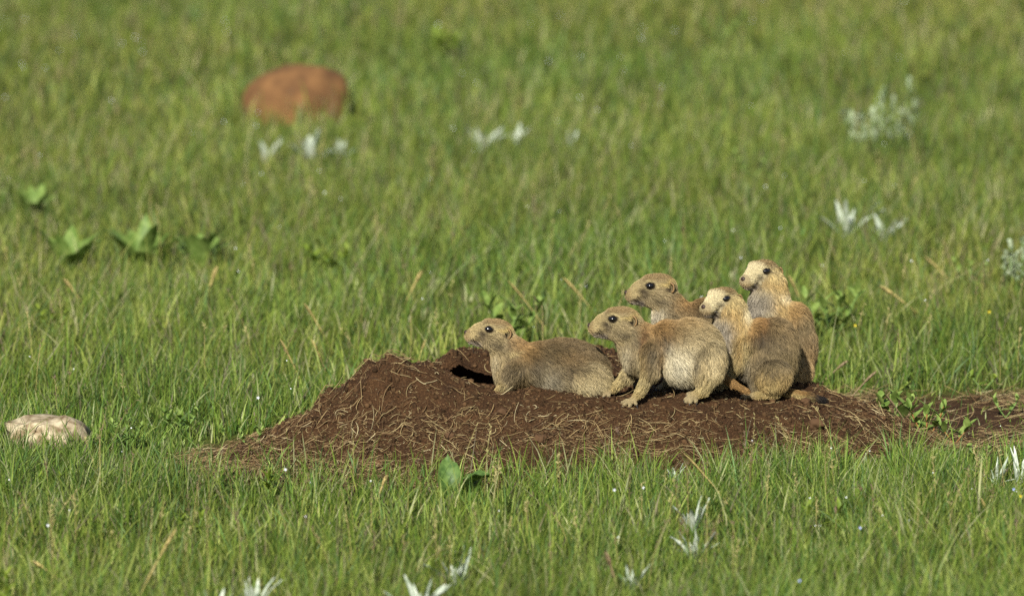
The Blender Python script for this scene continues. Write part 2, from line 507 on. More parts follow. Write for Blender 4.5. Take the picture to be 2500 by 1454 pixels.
def straw(p, L, wid, seed, zfun, lift, ang=None, name='straw_litter', label='', pick=None):
    rg = np.random.default_rng(seed); nn = len(p); k_ = 6    # rings per stem
    if ang is None: ang = rg.uniform(0, 2 * math.pi, nn)
    curl = rg.normal(0, 0.7, nn) / np.maximum(L, .01) * 0.02
    t = np.linspace(-.5, .5, k_)
    th = ang[:, None] + curl[:, None] * t[None] * 2.5
    dx = np.cumsum(np.cos(th), 1); dy = np.cumsum(np.sin(th), 1)
    dx = (dx - dx[:, k_ // 2:k_ // 2 + 1]) * L[:, None] / k_; dy = (dy - dy[:, k_ // 2:k_ // 2 + 1]) * L[:, None] / k_
    X = p[:, :1] + dx; Y = p[:, 1:] + dy
    Z = zfun(X, Y)
    # a stiff stem bridges hollows: smooth heights along it, keep them at least on the surface
    lin = Z[:, :1] + (Z[:, -1:] - Z[:, :1]) * np.linspace(0, 1, k_)[None]
    Z = np.maximum(Z, 0.5 * Z + 0.5 * lin) + lift * rg.random((nn, 1)) + wid[:, None] * .3
    Z += rg.normal(0, 1, (nn, 1)) * np.linspace(-.5, .5, k_)[None] * L[:, None] * 0.22
    Z = np.maximum(Z, zfun(X, Y) + wid[:, None] * 0.2)
    wts = np.array([.26, .26, .2, .1, .13, .05]) if pick is None else pick
    c = STRAWC[rg.choice(6, nn, p=wts / np.sum(wts))] * rg.uniform(.7, 1.15, (nn, 1))
    V, Q, C_ = strips(np.stack([X, Y, Z], -1), wid, c)
    return V, Q, C_


def merge(parts):
    V = []; Q = []; C_ = []; n0 = 0
    for v, q, c in parts:
        V.append(v); Q.append(q + n0); C_.append(c); n0 += len(v)
    return np.concatenate(V), np.concatenate(Q), np.concatenate(C_)


def wleft(x, y):   # straw is thick on the left ridge and along the front foot, thin on the trodden plateau and inside the crater
    zb = mound_base(x, y)
    a = 0.14 + 0.8 * smooth(-.12, -.30, x) * smooth(.25, .05, y) + 0.6 * smooth(-.02, -.09, y) + 0.28 * smooth(.40, .5, x)
    patch = smooth(-.25, .35, fbm(x * 9, y * 9, oct=2, seed=77))
    return np.clip(a * (.35 + .9 * patch), 0, 1)


rg = np.random.default_rng(11)
pm = rand_on_mound(4000, zmin=-0.008, rng=rg, weight=wleft)
angm = np.where(pm[:, 0] < -.12, rg.normal(0.5, .8, 4000), rg.normal(0, .9, 4000)) + np.where(rg.random(4000) < .5, math.pi, 0)
A1 = straw(pm, rg.uniform(.008, .042, 4000) * np.where(rg.random(4000) < .10, 1.6, 1), rg.uniform(.0005, .0015, 4000), 12, mound_z, np.where(pm[:, :1] < -.15, .009, .004), ang=angm)
pf = rand_on_mound(10000, zmin=0.0, rng=rg, weight=lambda x, y: np.clip(wleft(x, y) + .25, 0, 1))
A2 = straw(pf, rg.uniform(.003, .014, 10000), rg.uniform(.0004, .0010, 10000), 13, mound_z, 0.001)
V, Q, C_ = merge([A1, A2])
o = fast_mesh('straw_litter', V, quads=Q, mat=M_STRAW, cols=C_)
tag(o, 'dry straw and root bits littering the earth mound', kind='stuff')


def both_z(x, y): return np.maximum(mound_z(x, y), ground_z(x, y))


nn = 2600
x = rg.uniform(.38, 1.25, nn * 4); y = rg.uniform(-.05, .72, nn * 4)
k = (rg.random(nn * 4) < bare_mask(x, y) * (.1 + .9 * smooth(-.15, .3, fbm(x * 6, y * 9, oct=2, seed=70))) + .03) & (mound_base(x, y) < .02)
pb = np.stack([x[k], y[k]], -1)[:nn]; nn = len(pb)
B1 = straw(pb, rg.uniform(.012, .07, nn), rg.uniform(.0005, .0015, nn), 15, ground_z, 0.012, ang=rg.normal(.15, .5, nn), pick=np.array([.22, .28, .2, .12, .14, .04]))
V, Q, C_ = B1
o = fast_mesh('flattened_straw', V, quads=Q, mat=M_STRAW, cols=C_)
tag(o, 'flattened pale straw on the bare trodden soil right of the mound', kind='stuff')

STONE = G(120, 1085); RED = G(725, 290)
PLANTS = []

# ---------------------------------------------------------------- rocks in the grass
o = rock_mesh('pale_stone', (.066, .05, .030), 4, M_PALE, amp=.30, freq=3.0)
o.location = (STONE[0], STONE[1], .014); o.rotation_euler = (0.05, .06, .2)
tag(o, 'flat pale cream stone lying in the grass', 'stone')
o = rock_mesh('red_rock', (.106, .085, .095), 9, M_RED, amp=.09, freq=1.9)
rc = np.zeros(len(o.data.vertices) * 3, np.float32); o.data.vertices.foreach_get('co', rc); rc = rc.reshape(-1, 3)
rc[:, 2] *= 1 - .30 * smooth(.0, -.08, rc[:, 0]); rc[:, 2] = .092 * np.tanh(rc[:, 2] / .066); o.data.vertices.foreach_set('co', rc.ravel())
o.location = (RED[0], RED[1], .024)
tag(o, 'rusty red rounded rock rising from the far blurred grass', 'rock')

# ---------------------------------------------------------------- prairie dogs
GOLD = srgb((176, 154, 100)); CREAM = srgb((214, 200, 160)); GREYC = srgb((146, 138, 118)); DARK = srgb((58, 50, 38)); RUST = srgb((152, 118, 70))
TAN = srgb((158, 142, 104)); BROWN = srgb((118, 104, 76)); PALE = srgb((202, 190, 156)); FOOT = srgb((176, 158, 118)); YEL = srgb((178, 160, 110)); GREYW = srgb((150, 141, 124)); BLACK = srgb((28, 24, 22))


def sd_cone(p, a, b, r1, r2):
    ba = b - a; L = np.linalg.norm(ba); d = ba / L
    pa = p - a; t = np.clip(pa @ d / L, 0, 1)
    return np.linalg.norm(pa - t[:, None] * ba, axis=1) - (r1 + (r2 - r1) * t)


def sd_ell(p, c, R, r):
    q = (p - c) @ R.T
    k0 = np.linalg.norm(q / r, axis=1); k1 = np.linalg.norm(q / (r * r), axis=1)
    return k0 * (k0 - 1) / np.maximum(k1, 1e-9)


def above(q, r):
    """Slide a point towards the viewer along its sight line until it stands on the soil."""
    q = np.array(q, float); d = norm(CAM - q)
    for _ in range(60):
        if q[2] - mound_z(q[:1], q[1:2])[0] >= r: break
        q = q + d * .0015
    return q


class Dog:
    def __init__(s, Y0):
        s.Y0 = Y0; s.px = px(Y0); s.prims = []; s.claws = []; s.blobs = []; s.head = None

    def pt(s, u, v, dy=0):
        return P(u, v, s.Y0 + dy * s.px)

    def vec(s, du, dv, dd=0):
        return norm(np.array([du, dd, -dv], float))

    def c(s, a, b, r1, r2, k=12, top=BROWN, side=TAN, flow=None, ln=.010):
        A = s.pt(*a); B = s.pt(*b)
        f = norm(B - A) if flow is None else s.vec(*flow)
        s.prims.append(dict(t='c', a=A, b=B, r1=max(r1 - 3.5, r1 * .8) * s.px, r2=max(r2 - 3.5, r2 * .8) * s.px, k=k * s.px, top=top, side=side, flow=f, ln=ln))

    def e(s, c, r, ang=0, k=14, top=BROWN, side=TAN, flow=(1, .3), ln=.012):
        a = math.radians(ang)
        R = np.array([[math.cos(a), 0, -math.sin(a)], [math.sin(a), 0, math.cos(a)], [0, 1, 0]])
        s.prims.append(dict(t='e', c=s.pt(*c), R=R, r=(np.array(r, float) - 4.5) * s.px, k=k * s.px, top=top, side=side, flow=s.vec(*flow), ln=ln))

    def paw(s, wrist, knuckle, tips, r=10, rt=5.2, claw=13, top=GOLD, down=.45):
        W_ = above(s.pt(*wrist), r * .8 * s.px); K_ = above(s.pt(*knuckle), r * .75 * s.px)
        s.prims.append(dict(t='c', a=W_, b=K_, r1=r * 1.0 * s.px, r2=r * .9 * s.px, k=8 * s.px, top=top, side=top, flow=norm(K_ - W_), ln=.003))
        K = above(s.pt(*knuckle), r * .75 * s.px)
        for tpt in tips:
            T = above(s.pt(*tpt), rt * .8 * s.px)
            mid = K + (T - K) * .55 + np.array([0, 0, 2.2 * s.px])
            root = K + (T - K) * .12
            for A, B, ra, rb in ((root, mid, rt * 1.12, rt), (mid, T, rt, rt * .8)):
                s.prims.append(dict(t='c', a=A, b=B, r1=ra * s.px, r2=rb * s.px, k=1.2 * s.px, top=FOOT, side=FOOT, flow=norm(T - K), ln=.0011))
            d = norm(norm(T - mid) + np.array([0, 0, -down]))
            s.claws.append((T + norm(T - mid) * rt * .4 * s.px, d, claw * s.px, 2.2 * s.px))

    # head built in its own frame: f forward, u up, l to the animal's near side
    def set_head(s, eye, yaw, pitch, sc, dy=0, pale=0.0):
        y_, p_ = math.radians(yaw), math.radians(pitch)
        f0 = np.array([-math.cos(y_), -math.sin(y_), 0]); l = np.array([math.sin(y_), -math.cos(y_), 0]); z = np.array([0, 0, 1.0])
        f = f0 * math.cos(p_) + z * math.sin(p_); up = z * math.cos(p_) - f0 * math.sin(p_)
        q = s.px * sc
        E = s.pt(eye[0], eye[1], dy - math.cos(y_) * 30 * sc)
        O = E - l * 30 * q
        s.head = dict(O=O, f=f, u=up, l=l, q=q, pale=pale)
        H = lambda a, b, c_=0: O + (f * a + up * b + l * c_) * q

        def he(c_, r, k, ln, flow):
            R = np.stack([f, up, l])
            fl = norm(f * flow[0] + up * flow[1])
            s.prims.append(dict(t='e', c=H(*c_), R=R, r=np.array(r, float) * q, k=k * q, top=None, side=None, flow=fl, ln=ln, head=1))

        def hc(a, b, r1, r2, k, ln, flow):
            fl = norm(f * flow[0] + up * flow[1])
            s.prims.append(dict(t='c', a=H(*a), b=H(*b), r1=r1 * q, r2=r2 * q, k=k * q, top=None, side=None, flow=fl, ln=ln, head=1))
        he((-24, -8), (46, 33, 35), 1, .0050, (-1, -.1))
        for sg in (1, -1):
            he((-22, -32, sg * 15), (30, 25, 20), 12, .0070, (-1, -.45))
            he((-4, 8, sg * 19), (17, 12, 12), 8, .0036, (-1, .1))
            he((40, -30, sg * 7.5), (15, 12, 10.5), 6, .0024, (-1, -.2))
        he((12, -6), (26, 13, 19), 8, .0034, (-1, .1))
        hc((0, -8), (43, -25), 25, 15.2, 14, .0030, (-1, .1))
        hc((2, -40), (39, -40), 17, 9.5, 8, .0036, (-1, -.2))
        he((49, -22), (6, 7, 8), 5, .0014, (-1, .3))
        s.H = H

    def sdf(s, p):
        d = None
        for pr in s.prims:
            v = s.prim_d(pr, p)
            if d is None: d = v; continue
            k = pr['k']; h = np.clip(.5 + .5 * (d - v) / k, 0, 1)
            d = d * (1 - h) + v * h - k * h * (1 - h)
        return d

    def prim_d(s, pr, p):
        if pr['t'] == 'c': return sd_cone(p, pr['a'], pr['b'], pr['r1'], pr['r2'])
        return sd_ell(p, pr['c'], pr['R'], pr['r'])

    def bounds(s):
        lo = []; hi = []
        for pr in s.prims:
            if pr['t'] == 'c':
                for c_, r in ((pr['a'], pr['r1']), (pr['b'], pr['r2'])): lo.append(c_ - r); hi.append(c_ + r)
            else:
                ext = np.sqrt(((pr['R'].T * pr['r']) ** 2).sum(1)); lo.append(pr['c'] - ext); hi.append(pr['c'] + ext)
        return np.min(lo, 0) - .006, np.max(hi, 0) + .006

    def headcol(s, pts, base):
        h = s.head; q = (pts - h['O']) / h['q']
        f = q @ h['f']; u = q @ h['u']; l = np.abs(q @ h['l']); near = q @ h['l']
        c = np.tile(srgb((164, 146, 106)), (len(pts), 1))

        def mixc(c, col, wgt): return c * (1 - wgt[:, None]) + col * wgt[:, None]

        def g(a, b, ra, rb): return np.exp(-(((f - a) / ra) ** 2 + ((u - b) / rb) ** 2) * 1.0)
        c = mixc(c, srgb((146, 120, 78)), .75 * smooth(8, 20, u + 0.25 * np.minimum(f, 0) * 0) * smooth(34, 10, f))
        c = mixc(c, srgb((196, 176, 124)), .8 * smooth(14, 34, f) * smooth(-40, -28, u))
        c = mixc(c, srgb((168, 156, 142)), .75 * smooth(-34, -46, u) * smooth(6, 22, f))
        c = mixc(c, srgb((66, 56, 42)), .88 * g(17, -14, 13, 7) * (l > 8))
        c = mixc(c, srgb((84, 72, 56)), .7 * g(13, -26, 9, 12) * (l > 8))
        c = mixc(c, srgb((62, 54, 42)), .78 * g(-30, -40, 22, 9))
        c = mixc(c, srgb((104, 92, 64)), .55 * g(-6, -30, 24, 12))
        dots = smooth(.25, .5, vnoise(f / 3.2, u / 3.2, l / 8, 91)) * smooth(22, 28, f) * smooth(48, 42, f) * smooth(-42, -36, u) * smooth(-10, -16, u)
        c = mixc(c, srgb((52, 42, 30)), .7 * dots)
        c = mixc(c, srgb((206, 182, 110)), .6 * g(-38, 2, 20, 5))
        c = mixc(c, srgb((196, 168, 92)), .5 * g(-52, 8, 12, 8))
        de = np.sqrt((f / 11.5) ** 2 + (u / 9) ** 2)
        c = mixc(c, srgb((214, 196, 140)), .6 * np.exp(-((de - 1.42) / .22) ** 2) * (l > 18) * (.35 + .65 * smooth(-6, 6, u - .4 * f)))
        c = mixc(c, srgb((40, 32, 26)), .95 * smooth(1.16, 1.02, de) * (l > 18))
        c = mixc(c, srgb((70, 56, 40)), .75 * g(-44, -10, 7, 6) * (l > 18))
        c = mixc(c, srgb((26, 20, 15)), .97 * smooth(1.5, .9, np.sqrt(((f + 48) / 4) ** 2 + ((u + 8) / 7.5) ** 2)) * (l > 15))  # ear hollow: shadow of the recess painted as dark colour
        # mouth line
        t = np.clip((40 - f) / 28, 0, 1); mu = -37 - 13 * t
        c = mixc(c, srgb((48, 34, 26)), .9 * np.exp(-((u - mu) / 2.4) ** 2) * smooth(8, 13, f) * smooth(46, 40, f))
        if h['pale']:
            c = mixc(c, srgb((226, 212, 168)), h['pale'] * smooth(-6, 18, f) * smooth(-38, -24, u) * (1 - .8 * g(16, -17, 12, 8)))
            c = mixc(c, srgb((226, 208, 150)), h['pale'] * .6 * g(-40, -24, 16, 22))
        c = mixc(c, srgb((150, 124, 84)), smooth(44, 52, f) * .5)
        return c

    def colour(s, pts, nrm):
        W = []; TOP = []; SIDE = []; FL = []; LN = []; HD = []
        for pr in s.prims:
            d = s.prim_d(pr, pts)
            W.append(np.exp(-np.maximum(d, -.002) / .0022))
            TOP.append(pr['top'] if pr['top'] is not None else TAN); SIDE.append(pr['side'] if pr['side'] is not None else TAN)
            FL.append(pr['flow']); LN.append(pr['ln']); HD.append(pr.get('head', 0))
        W = np.array(W).T + 1e-9; W /= W.sum(1, keepdims=True)
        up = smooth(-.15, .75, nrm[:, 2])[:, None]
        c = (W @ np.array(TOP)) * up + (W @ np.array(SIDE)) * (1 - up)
        fl = W @ np.array(FL); ln = W @ np.array(LN); hd = W @ np.array(HD)
        # pixel-like side coordinates for the coat markings and the painted crease and neck shadows
        rel = pts - CAM; dep = rel @ FWD
        u = 1250 + rel[:, 0] / dep / KPX; v = 727 - (rel @ UPV) / dep / KPX
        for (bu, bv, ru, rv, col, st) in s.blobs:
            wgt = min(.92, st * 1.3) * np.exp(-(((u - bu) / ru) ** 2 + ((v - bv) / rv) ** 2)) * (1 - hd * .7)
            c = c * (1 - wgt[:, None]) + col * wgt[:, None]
        if s.head is not None:
            hc_ = s.headcol(pts, c); hw = smooth(.35, .75, hd)[:, None]
            c = c * (1 - hw) + hc_ * hw
        c = c * .96 + .04 * c.mean(1, keepdims=True) * np.array([1.12, 1.02, .84])
        return c, fl, ln, hd


def surface_nets(F, org, h):
    ins = F < 0
    nx, ny, nz = F.shape
    corners = [(a, b, c) for a in (0, 1) for b in (0, 1) for c in (0, 1)]
    sl_ = lambda A, a, b, c: A[a:nx - 1 + a, b:ny - 1 + b, c:nz - 1 + c]
    cnt = sum(sl_(ins, *c).astype(np.int8) for c in corners)
    act = (cnt > 0) & (cnt < 8)
    I = np.argwhere(act)
    fv = np.stack([sl_(F, *c)[act] for c in corners], 1)
    pos = np.zeros((len(I), 3)); num = np.zeros(len(I))
    for i, a in enumerate(corners):
        for j, b in enumerate(corners):
            if j <= i or sum(abs(np.subtract(a, b))) != 1: continue
            m_ = (fv[:, i] < 0) != (fv[:, j] < 0)
            t = fv[:, i] / np.where(m_, fv[:, i] - fv[:, j], 1)
            pp = np.array(a) + t[:, None] * (np.array(b) - np.array(a))
            pos += pp * m_[:, None]; num += m_
    V = org + (I + pos / num[:, None]) * h
    idx_ = -np.ones(act.shape, np.int64); idx_[act] = np.arange(len(I))
    Q = []
    for ax in range(3):
        o1, o2 = [(1, 2), (2, 0), (0, 1)][ax]
        sA = [slice(None)] * 3; sA[ax] = slice(0, -1); sB = [slice(None)] * 3; sB[ax] = slice(1, None)
        A = ins[tuple(sA)]; B = ins[tuple(sB)]
        cr = np.argwhere(A != B)
        sh = np.array(F.shape) - 1
        ok = (cr[:, o1] > 0) & (cr[:, o2] > 0) & (cr[:, o1] < sh[o1]) & (cr[:, o2] < sh[o2])
        cr = cr[ok]; fl = A[tuple(cr.T)]
        e1 = np.zeros(3, int); e1[o1] = 1; e2 = np.zeros(3, int); e2[o2] = 1
        q = np.stack([idx_[tuple((cr - e1 - e2).T)], idx_[tuple((cr - e2).T)], idx_[tuple(cr.T)], idx_[tuple((cr - e1).T)]], 1)
        q[~fl] = q[~fl][:, ::-1]
        Q.append(q)
    return V, np.concatenate(Q)


def cone_mesh(base, d, L, r, parent, name, mat, seg=6, bend=.35):
    d = norm(d); s1 = norm(np.cross(d, [.2, .9, .3])); s2 = np.cross(s1, d)
    V = []; Fq = []; Ft = []
    K = 4
    for i in range(K):
        t = i / K; c = base + d * L * t + np.array([0, 0, -bend * L * t * t]); r_ = r * (1 - t ** 1.6)
        for j in range(seg):
            a = 2 * math.pi * j / seg; V.append(c + (s1 * math.cos(a) * .75 + s2 * math.sin(a)) * r_)
    V.append(base + d * L + np.array([0, 0, -bend * L])); tip = len(V) - 1
    for i in range(K - 1):
        for j in range(seg): Fq.append([i * seg + j, i * seg + (j + 1) % seg, (i + 1) * seg + (j + 1) % seg, (i + 1) * seg + j])
    for j in range(seg): Ft.append([(K - 1) * seg + j, (K - 1) * seg + (j + 1) % seg, tip])
    return fast_mesh(name, np.array(V), tris=np.array(Ft), quads=np.array(Fq), mat=mat, parent=parent)


def ball(name, c, R, r, mat, parent, v=None, f=None):
    v = CV if v is None else v; f = CF if f is None else f
    return fast_mesh(name, c + (v * r) @ R, tris=f, mat=mat, parent=parent)


def make_curves(name, pts, rad, cols, mat, parent, colname='hair_color'):
    """pts (n,k,3), rad (n,k), cols (n,k,3)"""
    n_, k_, _ = pts.shape
    hc = bpy.data.hair_curves.new(name)
    hc.add_curves([k_] * n_)
    hc.attributes['position'].data.foreach_set('vector', pts.astype(np.float32).ravel())
    if 'radius' not in hc.attributes: hc.attributes.new('radius', 'FLOAT', 'POINT')
    hc.attributes['radius'].data.foreach_set('value', rad.astype(np.float32).ravel())
    if cols is not None:
        a = hc.attributes.new(colname, 'FLOAT_COLOR', 'POINT')
        c4 = np.ones((n_ * k_, 4), np.float32); c4[:, :3] = cols.reshape(-1, 3)
        a.data.foreach_set('color', c4.ravel())
    hc.materials.append(mat)
    o = bpy.data.objects.new(name, hc); COL.objects.link(o); o.parent = parent
    return o


def build_dog(D, label, seed, nhair=38000):
    rg = np.random.default_rng(seed)
    lo, hi = D.bounds(); h = .00135
    dims = np.ceil((hi - lo) / h).astype(int) + 1
    ax = [lo[i] + h * np.arange(dims[i]) for i in range(3)]
    F = np.empty(dims, np.float32)
    yy, zz = np.meshgrid(ax[1], ax[2], indexing='ij')
    ch = 16
    for i in range(0, dims[0], ch):
        xs = ax[0][i:i + ch]
        p = np.stack([np.repeat(xs, yy.size), np.tile(yy.ravel(), len(xs)), np.tile(zz.ravel(), len(xs))], -1)
        F[i:i + ch] = D.sdf(p).reshape(len(xs), *yy.shape)
    V, Q = surface_nets(F, lo, h)
    base = np.array([(lo[0] + hi[0]) / 2, D.Y0, lo[2] + .006])
    root = empty('prairie_dog', base)
    tag(root, label, 'prairie dog', 'young prairie dogs on the mound')
    # normals
    fn = np.cross(V[Q[:, 2]] - V[Q[:, 0]], V[Q[:, 3]] - V[Q[:, 1]])
    N = np.zeros_like(V)
    for i in range(4): np.add.at(N, Q[:, i], fn)
    N = norm(N)
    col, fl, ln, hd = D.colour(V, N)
    ob = fast_mesh('body', V - base, quads=Q, mat=M_SKIN, parent=root, cols=col * .45)
    # hair roots
    area = np.linalg.norm(fn, axis=1)
    fi = rg.choice(len(Q), int(nhair * 1.3), p=area / area.sum())
    a, b_ = rg.random(len(fi)), rg.random(len(fi))
    q = V[Q[fi]]; nn_ = N[Q[fi]]
    bl = lambda z: z[:, 0] * ((1 - a) * (1 - b_))[:, None] + z[:, 1] * (a * (1 - b_))[:, None] + z[:, 2] * (a * b_)[:, None] + z[:, 3] * ((1 - a) * b_)[:, None]
    p = bl(q); n_ = norm(bl(nn_))
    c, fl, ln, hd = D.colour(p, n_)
    hh = D.head; hq = (p - hh['O']) / hh['q']; hf, hu, hl = hq @ hh['f'], hq @ hh['u'], hq @ hh['l']
    keep = ~((np.sqrt((hf / 11.6) ** 2 + (hu / 9.0) ** 2) < 1.0) & (np.abs(hl) > 16))
    keep &= ~((hf > 49) & (np.abs(hu + 20) < 8) & (np.abs(hl) < 8.5))
    keep &= ~((np.sqrt(((hf + 50) / 5.5) ** 2 + ((hu + 7) / 9) ** 2) < 1) & (np.abs(hl) > 16))
    # under the ground the coat is not grown
    keep &= p[:, 2] > mound_z(p[:, 0], p[:, 1]) + .001
    # half as many hairs on the short-haired parts are enough
    p, n_, c, fl, ln, hd = p[keep], n_[keep], c[keep], fl[keep], ln[keep], hd[keep]
    fl = fl + np.array([0, 0, -.25])
    cl = np.stack([vnoise(p[:, 0] * 90, p[:, 1] * 90, p[:, 2] * 90, 61 + i) for i in range(3)], -1)
    fl = norm(fl) + .33 * cl + rg.normal(0, .12, fl.shape)
    t = norm(fl - n_ * (fl * n_).sum(1, keepdims=True))
    K = 5; ss = np.linspace(0, 1, K)
    lift = rg.uniform(.34, .62, len(p))[:, None]
    L = (ln * np.where(ln > .0075, 1.25, 1.05) * rg.uniform(.7, 1.25, len(p)))[:, None]
    CS = .0030; cf = p / CS + rg.normal(0, .10, p.shape); cell = np.floor(cf).astype(np.int64)
    dlt = (cell + .5) * CS - p; dlt = dlt - t * (dlt * t).sum(1, keepdims=True) - n_ * (dlt * n_).sum(1, keepdims=True)
    clv = _h(cell[:, 0], cell[:, 1], cell[:, 2], 17)[:, None]
    off = np.stack([_h(cell[:, 0], cell[:, 1], cell[:, 2], 31 + i) - .5 for i in range(3)], -1) * .7
    t = norm(t + off - n_ * (off * n_).sum(1, keepdims=True))
    pts = np.stack([p + L * (n_ * lift * (s_ - .42 * s_ * s_) * 1.0 + t * (1 - .35 * lift) * (s_ * .8 + .2 * s_ * s_)) + np.array([0, 0, -.10]) * L * s_ * s_ + dlt * (.85 * s_) for s_ in ss], 1)
    r0 = .00017 + .00008 * smooth(.004, .01, L[:, 0])
    rad = r0[:, None] * np.array([1, 1, .9, .65, .15])[None]
    # agouti banding: dark root, pale band, some hairs dark tipped
    kind = rg.random(len(p))
    var = rg.uniform(.9, 1.1, len(p))[:, None] * (1 + (.60 * clv - .30) * (1 - .6 * hd[:, None]))
    tip = np.where(kind < .14, .45, np.where(kind < .45, 1.25, 1.05))[:, None]
    c = c * var
    dk = np.where(rg.random(len(p)) < .05, .5, 1.0)[:, None]; c = c * dk
    cols = np.stack([c * .72, c * .95, c * 1.08, c * (.5 + .5 * tip), c * tip], 1)
    make_curves('fur', pts - base, rad, np.clip(cols * .90, 0, .9), M_FUR, root)
    # eyes, nose, ears, whiskers, claws
    Rh = np.stack([hh['f'], hh['u'], hh['l']]); H = D.H; qh = hh['q']
    for sg in (1, -1):
        # eyeball half sunk in its socket
        ball('eye', H(0, 0, sg * 28.2) - base, Rh, np.array([10.8, 8.5, 9.5]) * D.px * .98, M_EYE, root)
        # ear: short rounded flap with a rolled rim, open to the front
        A = []; nj = 9
        for j in range(nj):
            th = math.radians(-75 + 175 * j / (nj - 1))      # open arc: bottom round the back to the top
            A.append(H(-51 - 8.5 * math.cos(th), -6 + 12.5 * math.sin(th), sg * (28.5 + 5.0 * math.cos(th * .6))))
        A = np.array(A)[None]
        v_, q_, _ = strips(A, np.array([6.6 * qh]), np.ones((1, 3)), up=hh['l'] * sg, thick=.6)
        fast_mesh('ear', v_ - base, quads=q_, mat=M_EAR, parent=root)
    nv, nf = subdiv(ICO_V, ICO_F)
    ball('nose', H(57, -21, 0) - base, Rh, np.array([5.0, 6.6, 7.6]) * qh, M_NOSE, root, nv, nf)
    wp_ = []
    for sg in (1, -1):
        for j in range(9):
            a0 = H(40 - 2.5 * (j % 3), -25 - 4 * (j // 3), sg * 12)
            d = norm(hh['f'] * rg.uniform(-.7, .15) + hh['l'] * sg * 1.0 + hh['u'] * rg.uniform(-.5, .25))
            Lw = rg.uniform(22, 40) * qh
            wp_.append([a0 + d * Lw * s_ + (hh['f'] * -.35 - hh['u'] * .25) * Lw * s_ * s_ for s_ in np.linspace(0, 1, 6)])
    wp_ = np.array(wp_)
    make_curves('whiskers', wp_ - base, np.tile(np.array([.0002, .00019, .00017, .00014, .0001, .00004]), (len(wp_), 1)), None, M_WHISK, root)
    for (b0, d, L_, r_) in D.claws:
        cone_mesh(b0 - base, d, L_, r_, root, 'claw', M_CLAW)
    return root


def hit_y(u, v):
    ys = np.arange(-.35, .7, .002); q = np.array([P(u, v, y) for y in ys])
    return ys[np.argmax(q[:, 2] < mound_z(q[:, 0], q[:, 1]))]


# --- the one lying by the burrow
d = Dog(.05)
d.set_head((1194, 803.5), 6, 9, .91)
d.c((1243, 842), (1290, 890), 32, 42, 12, srgb((146, 118, 76)), BROWN, flow=(1, .5), ln=.008)
d.c((1216, 852), (1235, 912), 22, 29, 16, TAN, srgb((148, 130, 92)), flow=(.1, 1), ln=.010)
d.e((1380, 897), (106, 70, 62), 5, 18, srgb((112, 96, 68)), srgb((150, 132, 92)), flow=(1, .45), ln=.013)
d.e((1306, 886), (52, 50, 54), 0, 16, BROWN, srgb((132, 112, 74)), flow=(.7, .7), ln=.012)
d.e((1262, 905), (38, 42, 44), 0, 14, BROWN, srgb((140, 116, 74)), flow=(.2, 1), ln=.010)
d.e((1434, 922, -40), (56, 42, 33), 12, 5, TAN, srgb((176, 158, 112)), flow=(.75, .6), ln=.013)
d.e((1432, 922, 34), (57, 41, 30), 12, 12, TAN, CREAM, flow=(.75, .6), ln=.013)
for sg in (-1, 1):
    d.c((1262, 902, sg * 28), (1234, 940, sg * 30), 24, 16, 12, BROWN, BROWN, ln=.009)
    d.c((1232, 940, sg * 34), (1206, 966, sg * 30), 14, 9, 8, GOLD, YEL, ln=.005)
d.c((1450, 955, -30), (1405, 958, -32), 10, 8, 8, YEL, GOLD, ln=.003)
d.c((1478, 935, 22), (1500, 948, 52), 12, 8, 8, GOLD, GOLD, ln=.006)
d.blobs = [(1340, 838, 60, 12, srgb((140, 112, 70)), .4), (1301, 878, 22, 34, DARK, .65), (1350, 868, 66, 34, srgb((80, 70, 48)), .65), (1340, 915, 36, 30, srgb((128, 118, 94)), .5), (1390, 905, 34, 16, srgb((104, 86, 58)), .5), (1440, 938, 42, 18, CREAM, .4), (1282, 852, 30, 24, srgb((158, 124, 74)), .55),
           (1210, 885, 9, 30, PALE, .3), (1388, 922, 9, 26, DARK, .6), (1404, 896, 22, 9, DARK, .45), (1330, 930, 40, 26, GREYC, .5), (1258, 890, 18, 24, srgb((92, 78, 52)), .55), (1250, 858, 18, 6, YEL, .6), (1385, 870, 45, 20, srgb((140, 112, 70)), .4)]  # narrow dark arcs before the haunch are painted crease shadow
build_dog(d, 'young prairie dog lying low beside the burrow hole apart from the other four', 201)

# --- the one on all fours
d = Dog(.0)
d.set_head((1495.7, 778.4), 2, 0, .975)
d.c((1548, 806), (1600, 850), 34, 46, 12, srgb((150, 122, 78)), BROWN, flow=(1, .6), ln=.008)
d.c((1522, 820), (1550, 872), 25, 31, 16, TAN, srgb((146, 130, 96)), flow=(.1, 1), ln=.011)
d.e((1679, 858), (86, 80, 68), -6, 20, srgb((160, 142, 102)), srgb((192, 176, 134)), flow=(.8, .75), ln=.0145)
d.e((1624, 838), (48, 54, 54), 0, 16, srgb((126, 106, 74)), BROWN, flow=(.7, .8), ln=.013)
d.e((1582, 872), (46, 52, 46), 0, 14, BROWN, TAN, flow=(.2, 1), ln=.010)
d.c((1591, 858, -38), (1589, 908, -44), 29, 22, 10, srgb((126, 104, 66)), srgb((140, 118, 74)), ln=.008)
d.c((1589, 908, -44), (1563, 956, -48), 21, 12, 8, YEL, YEL, ln=.007)
d.paw((1562, 960, -48), (1544, 977, -50), [(1519, 982, -38), (1522, 989, -49), (1537, 991, -57), (1553, 986, -60)], 9, 4.6)
d.c((1556, 880, 28), (1533, 916, 34), 24, 18, 10, YEL, TAN, ln=.008)
d.c((1533, 916, 34), (1500, 946, 34), 17, 10, 8, YEL, YEL, ln=.007)
d.paw((1500, 946, 34), (1484, 955, 33), [(1468, 960, 40), (1467, 963, 33), (1474, 966, 27), (1486, 966, 22)], 10, 5)
